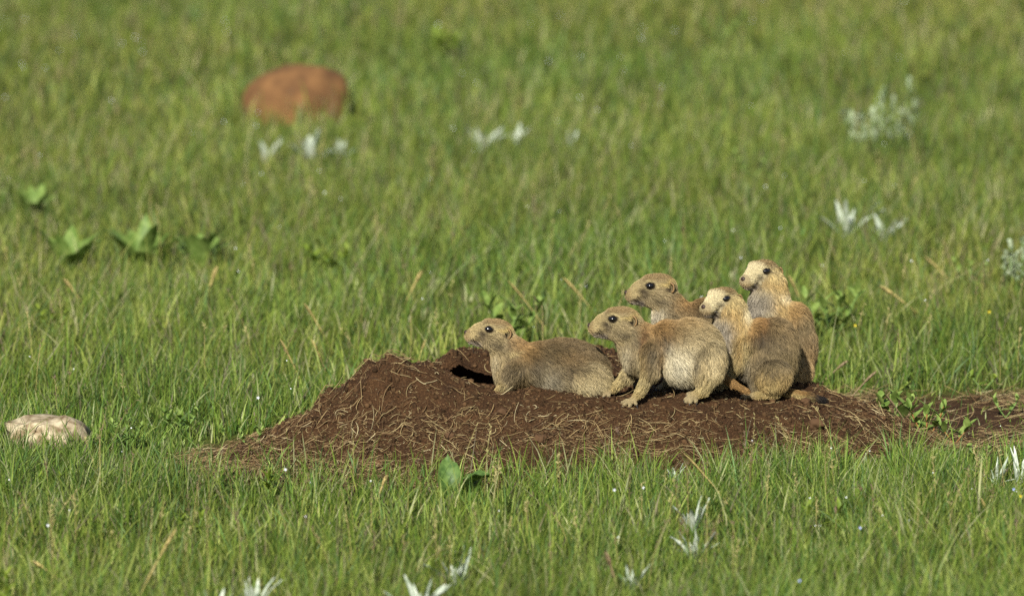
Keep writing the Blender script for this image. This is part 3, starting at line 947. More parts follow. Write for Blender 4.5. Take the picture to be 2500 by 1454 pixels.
d.e((1727, 884, -46), (44, 56, 36), 8, 7, TAN, srgb((178, 158, 112)), flow=(.25, 1), ln=.012)
d.c((1730, 908, -46), (1717, 948, -52), 31, 17, 12, YEL, YEL, ln=.009)
d.paw((1716, 956, -52), (1694, 967, -54), [(1673, 975, -45), (1675, 980, -53), (1685, 982, -59), (1699, 979, -62)], 12, 5.5)
d.e((1728, 882, 40), (46, 56, 34), 8, 12, TAN, TAN, flow=(.25, 1), ln=.012)
d.c((1730, 908, 46), (1717, 942, 48), 28, 14, 10, YEL, YEL, ln=.008)
d.paw((1716, 946, 48), (1698, 956, 48), [(1680, 961, 55), (1679, 963, 48), (1684, 964, 42)], 11, 5)
d.c((1758, 916, 8), (1788, 936, 4), 12, 9, 8, RUST, RUST, ln=.005)
d.c((1788, 936, 4), (1822, 954, 8), 9, 7, 8, RUST, RUST, ln=.005)
d.blobs = [(1590, 866, 18, 34, DARK, .55), (1620, 824, 18, 26, DARK, .6), (1566, 826, 7, 24, DARK, .5), (1614, 796, 34, 24, srgb((158, 122, 72)), .6), (1652, 885, 40, 44, srgb((204, 196, 170)), .65), (1700, 880, 7, 28, DARK, .55), (1716, 852, 14, 14, DARK, .35),  # dark neck band paints the head's shadow, dark haunch spots the crease shadow
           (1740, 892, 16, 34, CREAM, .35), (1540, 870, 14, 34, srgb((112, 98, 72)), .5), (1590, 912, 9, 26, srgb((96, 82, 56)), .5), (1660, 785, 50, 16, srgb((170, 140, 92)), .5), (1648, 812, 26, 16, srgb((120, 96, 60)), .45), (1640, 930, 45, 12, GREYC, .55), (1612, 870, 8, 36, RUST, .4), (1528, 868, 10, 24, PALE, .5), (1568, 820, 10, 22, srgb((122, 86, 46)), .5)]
build_dog(d, 'young prairie dog standing on all fours in profile at the front of the huddle', 202)

# --- the one looking out from behind
d = Dog(.15)
d.set_head((1587.6, 697.6), 7, 0, .97)
d.c((1632, 734), (1668, 790), 33, 44, 12, srgb((138, 116, 76)), BROWN, flow=(1, .6), ln=.008)
d.c((1612, 742), (1626, 800), 24, 30, 16, GREYC, PALE, flow=(.1, 1), ln=.010)
d.e((1722, 822), (92, 94, 58), 20, 18, srgb((138, 116, 76)), TAN, flow=(.7, .8), ln=.013)
d.e((1656, 830), (50, 66, 44), 0, 16, BROWN, TAN, flow=(.2, 1), ln=.010)
for sg in (-1, 1):
    d.c((1652, 850, sg * 32), (1640, 905, sg * 36), 26, 19, 10, YEL, TAN, ln=.008)
    d.c((1640, 905, sg * 36), (1630, 940, sg * 38), 18, 11, 8, YEL, YEL, ln=.006)
    d.e((1765, 885, sg * 32), (46, 46, 28), 0, 12, TAN, TAN, flow=(.3, 1), ln=.011)
    d.c((1760, 930, sg * 36), (1715, 942, sg * 40), 13, 9, 8, YEL, YEL, ln=.004)
d.paw((1630, 938, -38), (1618, 944, -40), [(1604, 948, -34), (1605, 949, -41), (1611, 950, -46)], 10, 5)
d.c((1800, 925, 10), (1830, 938, 24), 11, 8, 8, RUST, RUST, ln=.006)
d.blobs = [(1676, 742, 26, 20, srgb((158, 122, 72)), .6), (1702, 758, 30, 22, DARK, .55), (1604, 765, 12, 20, GREYW, .6), (1700, 727, 30, 8, srgb((176, 132, 74)), .6)]
build_dog(d, 'mostly hidden young prairie dog peering over the back of the one on all fours', 203, 26000)

# --- the seated one with its tail out
d = Dog(.075)
d.set_head((1773, 729), 47, 2, .91, dy=-6, pale=.85)
d.c((1786, 758, -4), (1802, 815, 0), 38, 44, 10, srgb((182, 162, 110)), srgb((170, 140, 84)), flow=(.5, .9), ln=.008)
d.c((1776, 792, -8), (1818, 882, -6), 34, 36, 16, GREYC, GREYW, flow=(.1, 1), ln=.011)
d.e((1880, 868), (68, 94, 62), 10, 20, srgb((128, 108, 74)), srgb((146, 128, 90)), flow=(.45, 1), ln=.013)
d.e((1846, 822), (46, 46, 52), 0, 10, srgb((150, 110, 60)), BROWN, flow=(.5, .9), ln=.011)
d.e((1888, 914, -52), (44, 46, 36), 0, 4, BROWN, srgb((160, 136, 86)), flow=(.1, 1), ln=.010)
d.c((1882, 914, -46), (1888, 948, -48), 28, 18, 10, YEL, YEL, ln=.008)
d.c((1893, 962, -50), (1850, 966, -54), 12, 9, 8, YEL, GOLD, ln=.004)
d.paw((1850, 966, -54), (1834, 967, -54), [(1813, 966, -47), (1812, 969, -54), (1820, 972, -60)], 9, 4.5)
d.e((1888, 914, 38), (45, 46, 32), 0, 12, BROWN, TAN, flow=(.1, 1), ln=.010)
d.c((1893, 960, 46), (1842, 964, 46), 12, 9, 8, YEL, GOLD, ln=.004)
d.c((1816, 834, -28), (1801, 888, -34), 29, 20, 12, srgb((150, 124, 76)), YEL, ln=.008)
d.c((1801, 888, -34), (1775, 927, -34), 19, 11, 8, YEL, YEL, ln=.006)
d.paw((1774, 930, -34), (1760, 942, -34), [(1752, 948, -28), (1754, 951, -34), (1761, 952, -39)], 10, 5, claw=12, down=1.0)
d.c((1800, 842, 22), (1786, 900, 26), 26, 16, 10, TAN, TAN, ln=.008)
d.c((1786, 900, 26), (1772, 938, 26), 15, 9, 8, YEL, YEL, ln=.005)
ty = [(hit_y(u_, v_ + 12) - .075) / d.px for u_, v_ in ((1975, 966), (2010, 975))]
d.c((1905, 955, -8), (1975, 967, ty[0]), 12, 10, 8, RUST, GOLD, ln=.005)
d.c((1975, 967, ty[0]), (2012, 977, ty[1]), 9.5, 6.5, 5, BLACK, BLACK, ln=.007)
d.blobs_tail = 1
d.blobs = [(1836, 805, 16, 44, srgb((160, 130, 82)), .4), (1806, 850, 9, 40, srgb((168, 136, 76)), .5), (1858, 830, 24, 26, DARK, .55), (1870, 874, 30, 9, DARK, .85), (1848, 902, 7, 20, DARK, .6), (1890, 905, 9, 7, DARK, .4), (1824, 925, 16, 44, srgb((118, 108, 88)), .6), (1770, 812, 16, 34, GREYW, .55), (1800, 850, 10, 34, srgb((110, 90, 58)), .4),  # dark arcs round the haunch are crease shadow painted into the coat
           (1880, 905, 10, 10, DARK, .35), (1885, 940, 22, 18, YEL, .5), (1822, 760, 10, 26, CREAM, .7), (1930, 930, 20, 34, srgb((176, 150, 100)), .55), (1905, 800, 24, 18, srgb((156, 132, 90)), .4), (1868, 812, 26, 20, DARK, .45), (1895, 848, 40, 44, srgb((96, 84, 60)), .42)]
build_dog(d, 'seated young prairie dog at the right front with its black tipped tail along the soil', 204)

# --- the tallest, upright at the back
d = Dog(.18)
d.set_head((1871, 662), 46, 3, .92, dy=-6, pale=.8)
d.c((1880, 692), (1886, 752), 39, 48, 10, srgb((182, 162, 110)), srgb((176, 146, 90)), flow=(.4, .9), ln=.008)
d.c((1868, 728, -10), (1880, 832, -12), 38, 48, 16, GREYC, GREYW, flow=(.05, 1), ln=.012)
d.e((1918, 850), (74, 104, 64), 4, 20, srgb((136, 116, 82)), srgb((154, 132, 92)), flow=(.25, 1), ln=.013)
d.e((1922, 786), (58, 54, 56), 0, 10, srgb((150, 124, 80)), TAN, flow=(.3, .9), ln=.011)
for sg in (-1, 1):
    d.e((1938, 902, sg * 40), (46, 46, 30), 0, 12, TAN, srgb((186, 162, 108)), flow=(.1, 1), ln=.011)
    d.c((1872, 775, sg * 36), (1856, 850, sg * 44), 25, 18, 10, TAN, TAN, ln=.009)
    d.c((1856, 850, sg * 44), (1838, 880, sg * 40), 16, 10, 8, YEL, YEL, ln=.006)
    d.c((1935, 944, sg * 44), (1888, 948, sg * 48), 13, 9, 8, YEL, GOLD, ln=.004)
d.paw((1888, 948, -48), (1874, 950, -48), [(1856, 952, -42), (1855, 953, -48), (1862, 954, -53)], 9, 4.5)
d.c((1950, 938, 16), (1985, 940, 40), 12, 8, 8, RUST, RUST, ln=.006)
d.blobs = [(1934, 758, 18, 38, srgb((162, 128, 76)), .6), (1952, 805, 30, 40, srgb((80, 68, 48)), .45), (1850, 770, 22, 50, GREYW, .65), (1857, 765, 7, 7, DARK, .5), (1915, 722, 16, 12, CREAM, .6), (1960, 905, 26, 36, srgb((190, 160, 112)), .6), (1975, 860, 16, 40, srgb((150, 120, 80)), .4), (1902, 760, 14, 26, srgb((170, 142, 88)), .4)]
build_dog(d, 'tallest young prairie dog sitting upright behind the seated one on the right', 205)

# ---------------------------------------------------------------- plants in the meadow
def leaf(parent, base, az, elev, droop, L, W, mat, fold=.25, shape='lance', wave=0.0, seed=0, name='leaf'):
    """A leaf bent along its length with a folded midrib and a little thickness."""
    K = 8 if shape == 'heart' else 7
    t = np.linspace(0, 1, K)
    ea = elev - droop * t
    hx = np.concatenate([[0], np.cumsum(np.cos(ea[:-1]) / (K - 1))]) * L; hz = np.concatenate([[0], np.cumsum(np.sin(ea[:-1]) / (K - 1))]) * L
    d = np.array([math.cos(az), math.sin(az), 0]); s_ = np.array([-math.sin(az), math.cos(az), 0])
    if shape == 'lance': wd = np.sin(math.pi * np.clip(t, 0.03, 1) ** .8) ** .9 + .05
    elif shape == 'oval': wd = np.sin(math.pi * np.clip(t, .02, 1) ** .75) ** .7 + .04
    elif shape == 'heart': wd = np.array([.25, .8, 1.0, .95, .85, .68, .42, .05])
    wd[-1] = .04
    mid = base + d * hx[:, None] + np.array([0, 0, 1.0]) * hz[:, None]
    nrm = norm(-d * np.sin(ea)[:, None] + np.array([0, 0, 1.0]) * np.cos(ea)[:, None])
    rgl = np.random.default_rng(seed + 1)
    wv = wave * L * np.stack([rgl.normal(0, 1, K), rgl.normal(0, 1, K)])
    a = mid + s_ * (W * .5 * wd)[:, None] + nrm * (W * .5 * fold * wd + wv[0])[:, None]
    b = mid - s_ * (W * .5 * wd)[:, None] + nrm * (W * .5 * fold * wd + wv[1])[:, None]
    th = nrm * max(.0003, W * .02)
    V = np.concatenate([a, mid, b, a - th, mid - th, b - th]); Q = []
    for i in range(K - 1):
        for o_, fl in ((0, 0), (3 * K, 1)):
            for c0 in (0, K):
                q = [o_ + c0 + i, o_ + c0 + i + 1, o_ + c0 + K + i + 1, o_ + c0 + K + i]
                Q.append(q[::-1] if fl else q)
    return fast_mesh(name, V, quads=np.array(Q), mat=mat, parent=parent)


def stem(parent, p0, p1, r, mat, bow=(0, 0, 0), name='stem', k_=6):
    t = np.linspace(0, 1, k_)[:, None]
    path = (np.array(p0) * (1 - t) + np.array(p1) * t + np.array(bow) * (4 * t * (1 - t)))[None]
    V, Q, _ = strips(path, np.array([2 * r]), np.ones((1, 3)), up=np.array([.3, .9, .2]), thick=.8)
    return fast_mesh(name, V, quads=Q, mat=mat, parent=parent), path[0]


def root_at(u, v, wide=.03):
    g = G(u, v); PLANTS.append((g[0], g[1], wide * (1 + g[1] / 12))); return np.array([g[0], g[1], ground_z(g[:1], g[1:2])[0]])


def silver_plant(u, vtop, h, n_, spread, label, seed, W=19, mat=None):
    rg = np.random.default_rng(seed); far = vtop < 700; n_ = int(n_ * 1.6); h = h * (1.12 if far else 1.22); W = W * (.75 if far else 1.0)
    b = root_at(u, vtop + h, -1 if far else .02 + .0003 * h); q = px(b[1])
    r = tag(empty('silver_leaf_plant', b), label, 'plant', 'silver leaved plants in the grass')
    for i in range(n_):
        az = 2 * math.pi * (i + rg.uniform(-.45, .45)) / n_; el = math.radians(rg.uniform(82 - spread, 88 if i else 89))
        L = h * q * (1.06 if i < 2 else rg.uniform(.5, 1.02))
        leaf(r, np.array([math.cos(az), math.sin(az), 0]) * .004, az, el, rg.uniform(-.3, .8), L, min(W, 23) * .78 * q * rg.uniform(.6, 1.15), mat or M_SILVER, fold=rg.uniform(.2, .8), wave=.012, seed=seed * 31 + i)
    return r


def sage_bush(u, vtop, h, wpx, ns, label, seed):
    rg = np.random.default_rng(seed); b = root_at(u, vtop + h); q = px(b[1])
    r = tag(empty('sage_bush', b), label, 'plant', 'pale sage bushes')
    for i in range(ns):
        a = (i / (ns - 1) - .5) if ns > 1 else 0
        top = np.array([a * wpx * q * rg.uniform(.8, 1.15), rg.uniform(-.25, .25) * wpx * q, h * q * rg.uniform(.5, 1.0)])
        so, path = stem(r, (a * wpx * q * .55, 0, 0), top, .0011, M_STEM, bow=(a * .008, 0, .004))
        for j in range(16):
            t = .3 + .7 * j / 15; c = np.array([np.interp(t, np.linspace(0, 1, 6), path[:, d_]) for d_ in range(3)])
            leaf(r, c, rg.uniform(0, 6.28), rg.uniform(.2, 1.2), rg.uniform(-.2, .5), rg.uniform(14, 22) * q, rg.uniform(8, 12) * q, M_SAGE, fold=.4, shape='oval', seed=seed * 99 + i * 20 + j)
    return r


def forb(u, vtop, h, ns, wpx, label, seed, mat=None, lw=(26, 11), per=7, up=.75, smat=None, shape='oval', cat='plant'):
    rg = np.random.default_rng(seed); b = root_at(u, vtop + h); q = px(b[1])
    r = tag(empty('leafy_forb', b), label, cat, 'green leafy forbs')
    for i in range(ns):
        a = (i / (ns - 1) - .5) if ns > 1 else rg.uniform(-.1, .1)
        top = np.array([a * wpx * q, rg.uniform(-.3, .3) * wpx * q, h * q * rg.uniform(.75, 1.0) * .86])
        so, path = stem(r, (0, 0, 0), top, .0012, smat or M_STEM, bow=(a * .01, 0, .006))
        for j in range(per):
            t = .22 + .78 * j / (per - 1); c = np.array([np.interp(t, np.linspace(0, 1, 6), path[:, d_]) for d_ in range(3)])
            az = j * 2.4 + rg.uniform(-.4, .4) + i
            k = (1.1 - .45 * t)
            leaf(r, c, az, rg.uniform(.25, .7) + up * t * .8, rg.uniform(.0, .6), rg.uniform(.8, 1.15) * lw[0] * k * q, lw[1] * k * q * rg.uniform(.85, 1.15), mat or M_FORB, fold=.35, shape=shape, seed=seed * 77 + i * 20 + j)
    return r


def broad_plant(u, vtop, h, wpx, n_, label, seed, mat=None, lw=(80, 30), name='broadleaf_plant'):
    mat = mat or M_WEED
    lw = (lw[0] * 1.1, lw[1] * 1.15); n_ += 3
    rg = np.random.default_rng(seed); b = root_at(u, vtop + h, .015); q = px(b[1])
    r = tag(empty(name, b), label, 'plant', 'broad leaved plants')
    for i in range(n_):
        az = 2 * math.pi * (i + rg.uniform(-.25, .25)) / n_ + .2
        leaf(r, np.array([math.cos(az), math.sin(az), 0]) * .006, az, rg.uniform(.8, 1.4), rg.uniform(.2, .9), lw[0] * q * rg.uniform(.8, 1.15), lw[1] * q * rg.uniform(.85, 1.15), mat or M_BROAD, fold=.35, shape='oval', wave=.012, seed=seed * 55 + i)
    return r


silver_plant(528, 1418, 85, 6, 34, 'silver leaved plant cut by the bottom edge, leftmost of the pale plants', 301)
silver_plant(624, 1392, 85, 8, 38, 'small silver plant with spread leaves second from left at the bottom edge', 302)
silver_plant(1020, 1388, 95, 10, 44, 'bushy silver plant with many short leaves at the bottom edge below the mound', 303, W=21)
silver_plant(1112, 1332, 85, 6, 34, 'silver plant with a tall upright leaf beside the bushy silver one', 304, W=23)
silver_plant(1690, 1212, 80, 8, 40, 'silver plant in the front grass below the mound, upper of two close ones', 305)
silver_plant(1696, 1284, 70, 8, 40, 'silver plant in the front grass below the mound, lower of two close ones', 306)
silver_plant(1543, 1368, 60, 6, 50, 'faint small silver plant near the bottom edge right of centre', 307, W=12)
silver_plant(2488, 1080, 85, 5, 28, 'silver plant with upright leaves at the right edge by bare soil', 308, W=15)
silver_plant(2432, 1108, 60, 5, 60, 'low silver plant with lying leaves beside the bare soil at the right', 309, W=12)
silver_plant(1650, 1130, 36, 4, 45, 'tiny silver plant half hidden in grass at the front foot of the mound', 310, W=12)
silver_plant(2112, 1106, 28, 4, 50, 'small grey silver plant at the right foot of the mound', 311, W=9)
silver_plant(2066, 476, 105, 6, 42, 'bright silver plant with long leaves behind the upright prairie dog', 312, W=24)
silver_plant(2158, 512, 80, 5, 40, 'shorter silver plant just right of the long leaved one', 313, W=22)
silver_plant(650, 330, 60, 4, 50, 'blurred small silver plant below the left end of the red rock', 314, W=24)
silver_plant(760, 312, 75, 10, 55, 'blurred silver plant cluster just below the red rock', 315, W=28)
silver_plant(832, 330, 50, 4, 50, 'blurred small silver plant below the right end of the red rock', 316, W=24)
silver_plant(1172, 288, 75, 6, 45, 'blurred silver plant alone in the upper middle of the meadow', 317, W=30)
silver_plant(1264, 304, 55, 4, 35, 'single leaved blurred silver plant right of the upper middle one', 318, W=30)
silver_plant(1392, 316, 50, 4, 45, 'faint blurred silver plant farthest right of the upper middle ones', 319, W=20)
sage_bush(2152, 192, 185, 200, 9, 'pale sage bush with many stems in the far grass at upper right', 331)
sage_bush(2482, 560, 150, 60, 5, 'pale sage bush cut by the right edge of the picture', 332)
broad_plant(165, 548, 120, 120, 6, 'broad leaved green plant in the grass, left one of three', 341, lw=(105, 34))
broad_plant(350, 520, 140, 150, 7, 'broad leaved green plant in the grass, middle one of three', 342, lw=(120, 36))
broad_plant(485, 535, 120, 110, 6, 'broad leaved green plant in the grass, right one of three', 343, lw=(105, 42))
broad_plant(80, 440, 90, 80, 5, 'darkish broad plant at the left edge above the three broad leaved ones', 344, lw=(80, 26))
forb(655, 1130, 95, 1, 20, 'upright bright green forb at the left front foot of the mound', 351, mat=M_LIME, lw=(44, 13), per=12, shape='lance')
forb(310, 1005, 95, 3, 70, 'low green forb in the grass between the pale stone and the mound', 352)
forb(440, 975, 95, 3, 80, 'green forb with oval leaves in the grass just left of the mound', 353, lw=(30, 14))
forb(612, 1035, 70, 2, 50, 'small green forb against the left slope of the mound', 354)
forb(2185, 948, 105, 3, 70, 'green forb with broad oval leaves on the right end of the mound', 355, lw=(52, 26))
forb(2262, 960, 120, 3, 80, 'red stemmed green forb beside the mound on the bare soil', 356, lw=(44, 20), smat=M_REDSTEM)
forb(2330, 1015, 70, 2, 70, 'low leaning forb on the bare soil with a long narrow leaf', 357, lw=(46, 16), smat=M_REDSTEM)
forb(1255, 715, 130, 3, 130, 'dark leafy forb rising behind the head of the lying prairie dog', 358, lw=(64, 24))
forb(2030, 690, 150, 4, 130, 'leafy forb in the grass right of the upright prairie dog', 359, lw=(62, 22))
forb(128, 745, 80, 3, 70, 'small yellowish forb at the left edge of the meadow', 360, mat=M_LIME)
forb(2010, 1222, 85, 2, 80, 'light green forb with two spreading leaves in the right front grass', 361, mat=M_LIME, lw=(60, 16), per=4, shape='lance')
forb(468, 1240, 70, 2, 50, 'light green forb in the left front grass below the mound tip', 362, mat=M_LIME, lw=(40, 11), per=6, shape='lance')
forb(14, 1360, 130, 1, 20, 'tall light green forb at the lower left edge', 363, mat=M_LIME, lw=(46, 14), per=9, shape='lance')
forb(122, 1150, 55, 2, 50, 'small bright forb in the grass below the pale stone', 364, mat=M_LIME, lw=(30, 9), per=5, shape='lance')
forb(1835, 355, 90, 2, 80, 'dark blurred forb in the far grass at upper right', 365)
forb(1090, 70, 80, 2, 50, 'blurred yellow green forb near the top edge', 366, mat=M_LIME, lw=(50, 22))
forb(800, 600, 80, 3, 100, 'yellow green forb in the middle of the meadow left of the prairie dogs', 367, mat=M_LIME, lw=(44, 15))
forb(1760, 30, 80, 3, 120, 'blurred dark green forb at the top edge', 368)
forb(2370, 600, 110, 3, 80, 'dark bushy forb in the grass near the right edge', 369)
forb(2130, 985, 50, 2, 60, 'small yellow green forb between the mound end and the broad oval leaved forb', 371, mat=M_LIME, lw=(26, 14), per=4)
forb(2455, 960, 60, 2, 60, 'low weed on the bare soil at the right edge', 372, lw=(28, 12), per=5)
forb(2400, 905, 50, 2, 60, 'low weed at the back edge of the bare soil', 373, mat=M_LIME, lw=(24, 12), per=5)
forb(2390, 1085, 40, 2, 50, 'tiny round leaved forb at the edge of the bare soil', 370, lw=(24, 18), per=4)
# dock plant with big leaves in front of the mound
b = root_at(1120, 1215, -1); q = px(b[1])
r = tag(empty('dock_plant', b), 'big leaved dock plant with wavy green leaves at the front foot of the mound', 'plant')
leaf(r, np.array([-.014, 0, .0]), math.radians(98), 1.5, .9, 108 * q, 62 * q, M_BROAD, fold=.85, shape='heart', wave=.05, seed=3)
leaf(r, np.array([.006, -.004, .0]), math.radians(-25), 1.25, 1.3, 100 * q, 50 * q, M_BROAD, fold=.8, shape='heart', wave=.05, seed=5)
leaf(r, np.array([.018, .004, .0]), math.radians(60), 1.15, 1.0, 84 * q, 46 * q, M_BROAD, fold=.8, shape='heart', wave=.05, seed=8)


# dry stalks leaning in the grass
M_DRY = plain_mat('dry_stalk', tuple(srgb((168, 150, 92))), rough=0.6, noise=.2, scale=300)
M_DRYB = plain_mat('brown_stalk', tuple(srgb((126, 108, 78))), rough=0.6, noise=.25, scale=300)


def stalk(ub, vb, ut, vt, hpx, label, w_=3.2, mat=None, head=1.6, lean=0.0):
    """base hidden in the grass near (ub, vb); the tip shows at (ut, vt)."""
    g = G(ub, vb + hpx * .35); b0 = np.array([g[0], g[1], ground_z(g[:1], g[1:2])[0]])
    tip = P(ut, vt, g[1] + lean)
    q = px(g[1]); d = tip - b0
    t = np.linspace(0, 1, 9)[:, None]
    path = (d * t + np.array([0, 0, .10]) * np.linalg.norm(d) * 4 * t * (1 - t) * .35)[None]
    V, Q, _ = strips(path, np.array([w_ * q]), np.ones((1, 3)), up=np.array([.2, .9, .1]), thick=.6)
    r = tag(empty('dry_stalk', b0), label, 'grass stalk', 'dry stalks in the grass')
    fast_mesh('stem', V, quads=Q, mat=mat or M_DRY, parent=r)
    p2 = path[:, 5:, :]
    V, Q, _ = strips(p2, np.array([w_ * q * head * 1.25]), np.ones((1, 3)), up=np.array([.2, .9, .1]), thick=.6)
    fast_mesh('seed_head', V, quads=Q, mat=mat or M_DRY, parent=r)


stalk(805, 825, 742, 740, 60, 'pale stalk leaning left in the middle grass, upper of the two left of the burrow')
stalk(736, 915, 684, 828, 60, 'long pale stalk leaning left in the grass above the left mound slope')
stalk(798, 895, 760, 828, 50, 'short pale stalk leaning left beside the long one above the left slope')
stalk(990, 720, 1030, 660, 70, 'pale bent stalk leaning right in the grass above the burrow', w_=4.5)
stalk(1015, 885, 1040, 828, 50, 'pale stalk leaning right just behind the left ridge of the mound')
stalk(1465, 768, 1375, 678, 50, 'pale stalk leaning left behind the prairie dog on all fours', w_=4)
stalk(1340, 800, 1240, 685, 50, 'thin pale stalk leaning left behind the lying prairie dog', w_=2.6)
stalk(2262, 765, 2148, 698, 40, 'long pale stalk leaning left in the grass right of the upright prairie dog', w_=5)
stalk(2340, 685, 2258, 628, 40, 'pale stalk leaning left near the sage bush at the right edge', w_=4)
stalk(1970, 745, 1925, 672, 60, 'pale stalk leaning left just behind the neck of the upright prairie dog', w_=4)
stalk(2000, 935, 2070, 880, 20, 'thick grey dry stem arching right behind the right end of the mound', w_=4, mat=M_DRYB)
stalk(2060, 985, 2140, 905, 20, 'dry stem arching up to the right from the bare soil edge', w_=3.5, mat=M_DRYB)
stalk(160, 1410, 78, 1368, 40, 'thick pale stalk leaning left in the lower left grass', w_=5.5)
stalk(330, 1460, 430, 1290, 30, 'tall tan stalk leaning right in the lower left grass', w_=4)
stalk(915, 1225, 945, 1158, 30, 'white dry stalk leaning right in front of the mound', w_=4.5)
stalk(1795, 1240, 1668, 1105, 40, 'long thin stalk leaning left over the grass right below the mound', w_=3)
stalk(1512, 1440, 1478, 1345, 30, 'brown seed stalk near the bottom edge', w_=6, mat=M_DRYB)
stalk(2425, 1290, 2395, 1215, 40, 'tan stalk leaning left in the lower right grass', w_=4)
stalk(2235, 1065, 2160, 960, 10, 'thin brown stalk crossing in front of the forb on the mound end', w_=2.8, mat=M_DRYB)
stalk(500, 720, 530, 650, 60, 'pale blurred stalk leaning right beside the broad leaved plants', w_=5)
stalk(210, 740, 155, 680, 60, 'pale blurred stalk leaning left below the broad leaved plants', w_=5)


def flower(u, v, mat, label, size=4.2):
    g = G(u, v, .055); q = px(g[1]); V = []; T = []
    for i in range(5):
        a = 2 * math.pi * i / 5; c = np.array([math.cos(a), -.3 * abs(math.sin(a)) - .2, math.sin(a)]); s_ = np.array([-math.sin(a), 0, math.cos(a)])
        k = len(V)
        V += [np.zeros(3), c * .6 + s_ * .32, c * 1.0, c * .6 - s_ * .32, c * .55 + np.array([0, -.15, 0])]
        T += [[k, k + 1, k + 4], [k + 1, k + 2, k + 4], [k + 2, k + 3, k + 4], [k + 3, k, k + 4]]
    r = tag(empty('wild_flower', g), label, 'flower', 'tiny meadow flowers')
    fast_mesh('blossom', np.array(V) * size * q, tris=np.array(T), mat=mat, parent=r)
    stem(r, (0, .0005, -.0005), (.002, .002, -g[2] + ground_z(g[:1], g[1:2])[0]), .0006, M_STEM)


flower(1500, 1195, M_PETAL, 'tiny white star flower in the front grass, left of two below the mound')
flower(1570, 1189, M_PETAL, 'tiny white star flower in the front grass, right of two below the mound')
flower(2475, 1193, M_PETALB, 'tiny blue flower at the right edge in the front grass')
flower(1952, 1416, M_PETALB, 'tiny pale blue flower near the bottom edge right of centre')
flower(2100, 1287, M_PETALB, 'tiny lilac flower in the right front grass')
flower(117, 1281, M_PETAL, 'tiny white flower in the lower left grass')
flower(630, 970, M_PETAL, 'tiny white flower beside the left slope of the mound')
flower(2492, 1210, M_PETALY, 'tiny yellow flower at the right edge')
flower(2415, 761, M_PETALY, 'tiny yellow flower in the grass far right of the prairie dogs')
flower(2088, 794, M_PETALY, 'tiny orange yellow flower right of the upright prairie dog')
flower(697, 1145, M_PETAL, 'tiny white flower at the left front foot of the mound')

# dew drops hanging on the blades, their glint painted as matte white
rg = np.random.default_rng(88); nn = 230
x = rg.uniform(-1.3, 1.3, nn); y = np.where(rg.random(nn) < .45, rg.uniform(-1.0, .5, nn), rg.uniform(.5, 5.5, nn))
k = (mound_base(x, y) < -.02) & (bare_mask(x, y) < .1); x, y = x[k], y[k]; nn = len(x)
z = rg.uniform(.045, .09, nn); s_ = rg.uniform(.0005, .0011, nn) * (1 + .12 * np.maximum(y, 0))
V = ICO_V[None] * s_[:, None, None]; sv, sf = subdiv(ICO_V, ICO_F)
V = sv[None] * s_[:, None, None] + np.stack([x, y, z], -1)[:, None]
F = sf[None] + len(sv) * np.arange(nn)[:, None, None]
o = fast_mesh('dew_drops', V.reshape(-1, 3), tris=F.reshape(-1, 3), mat=M_DEW)
tag(o, 'dew drops on the grass blades with the glint painted white', kind='stuff')

# ---------------------------------------------------------------- grass
GC = np.array([(.150, .192, .030), (.225, .240, .048), (.068, .108, .016), (.105, .165, .045), (.340, .300, .150), (.270, .280, .070), (.17, .125, .08)])


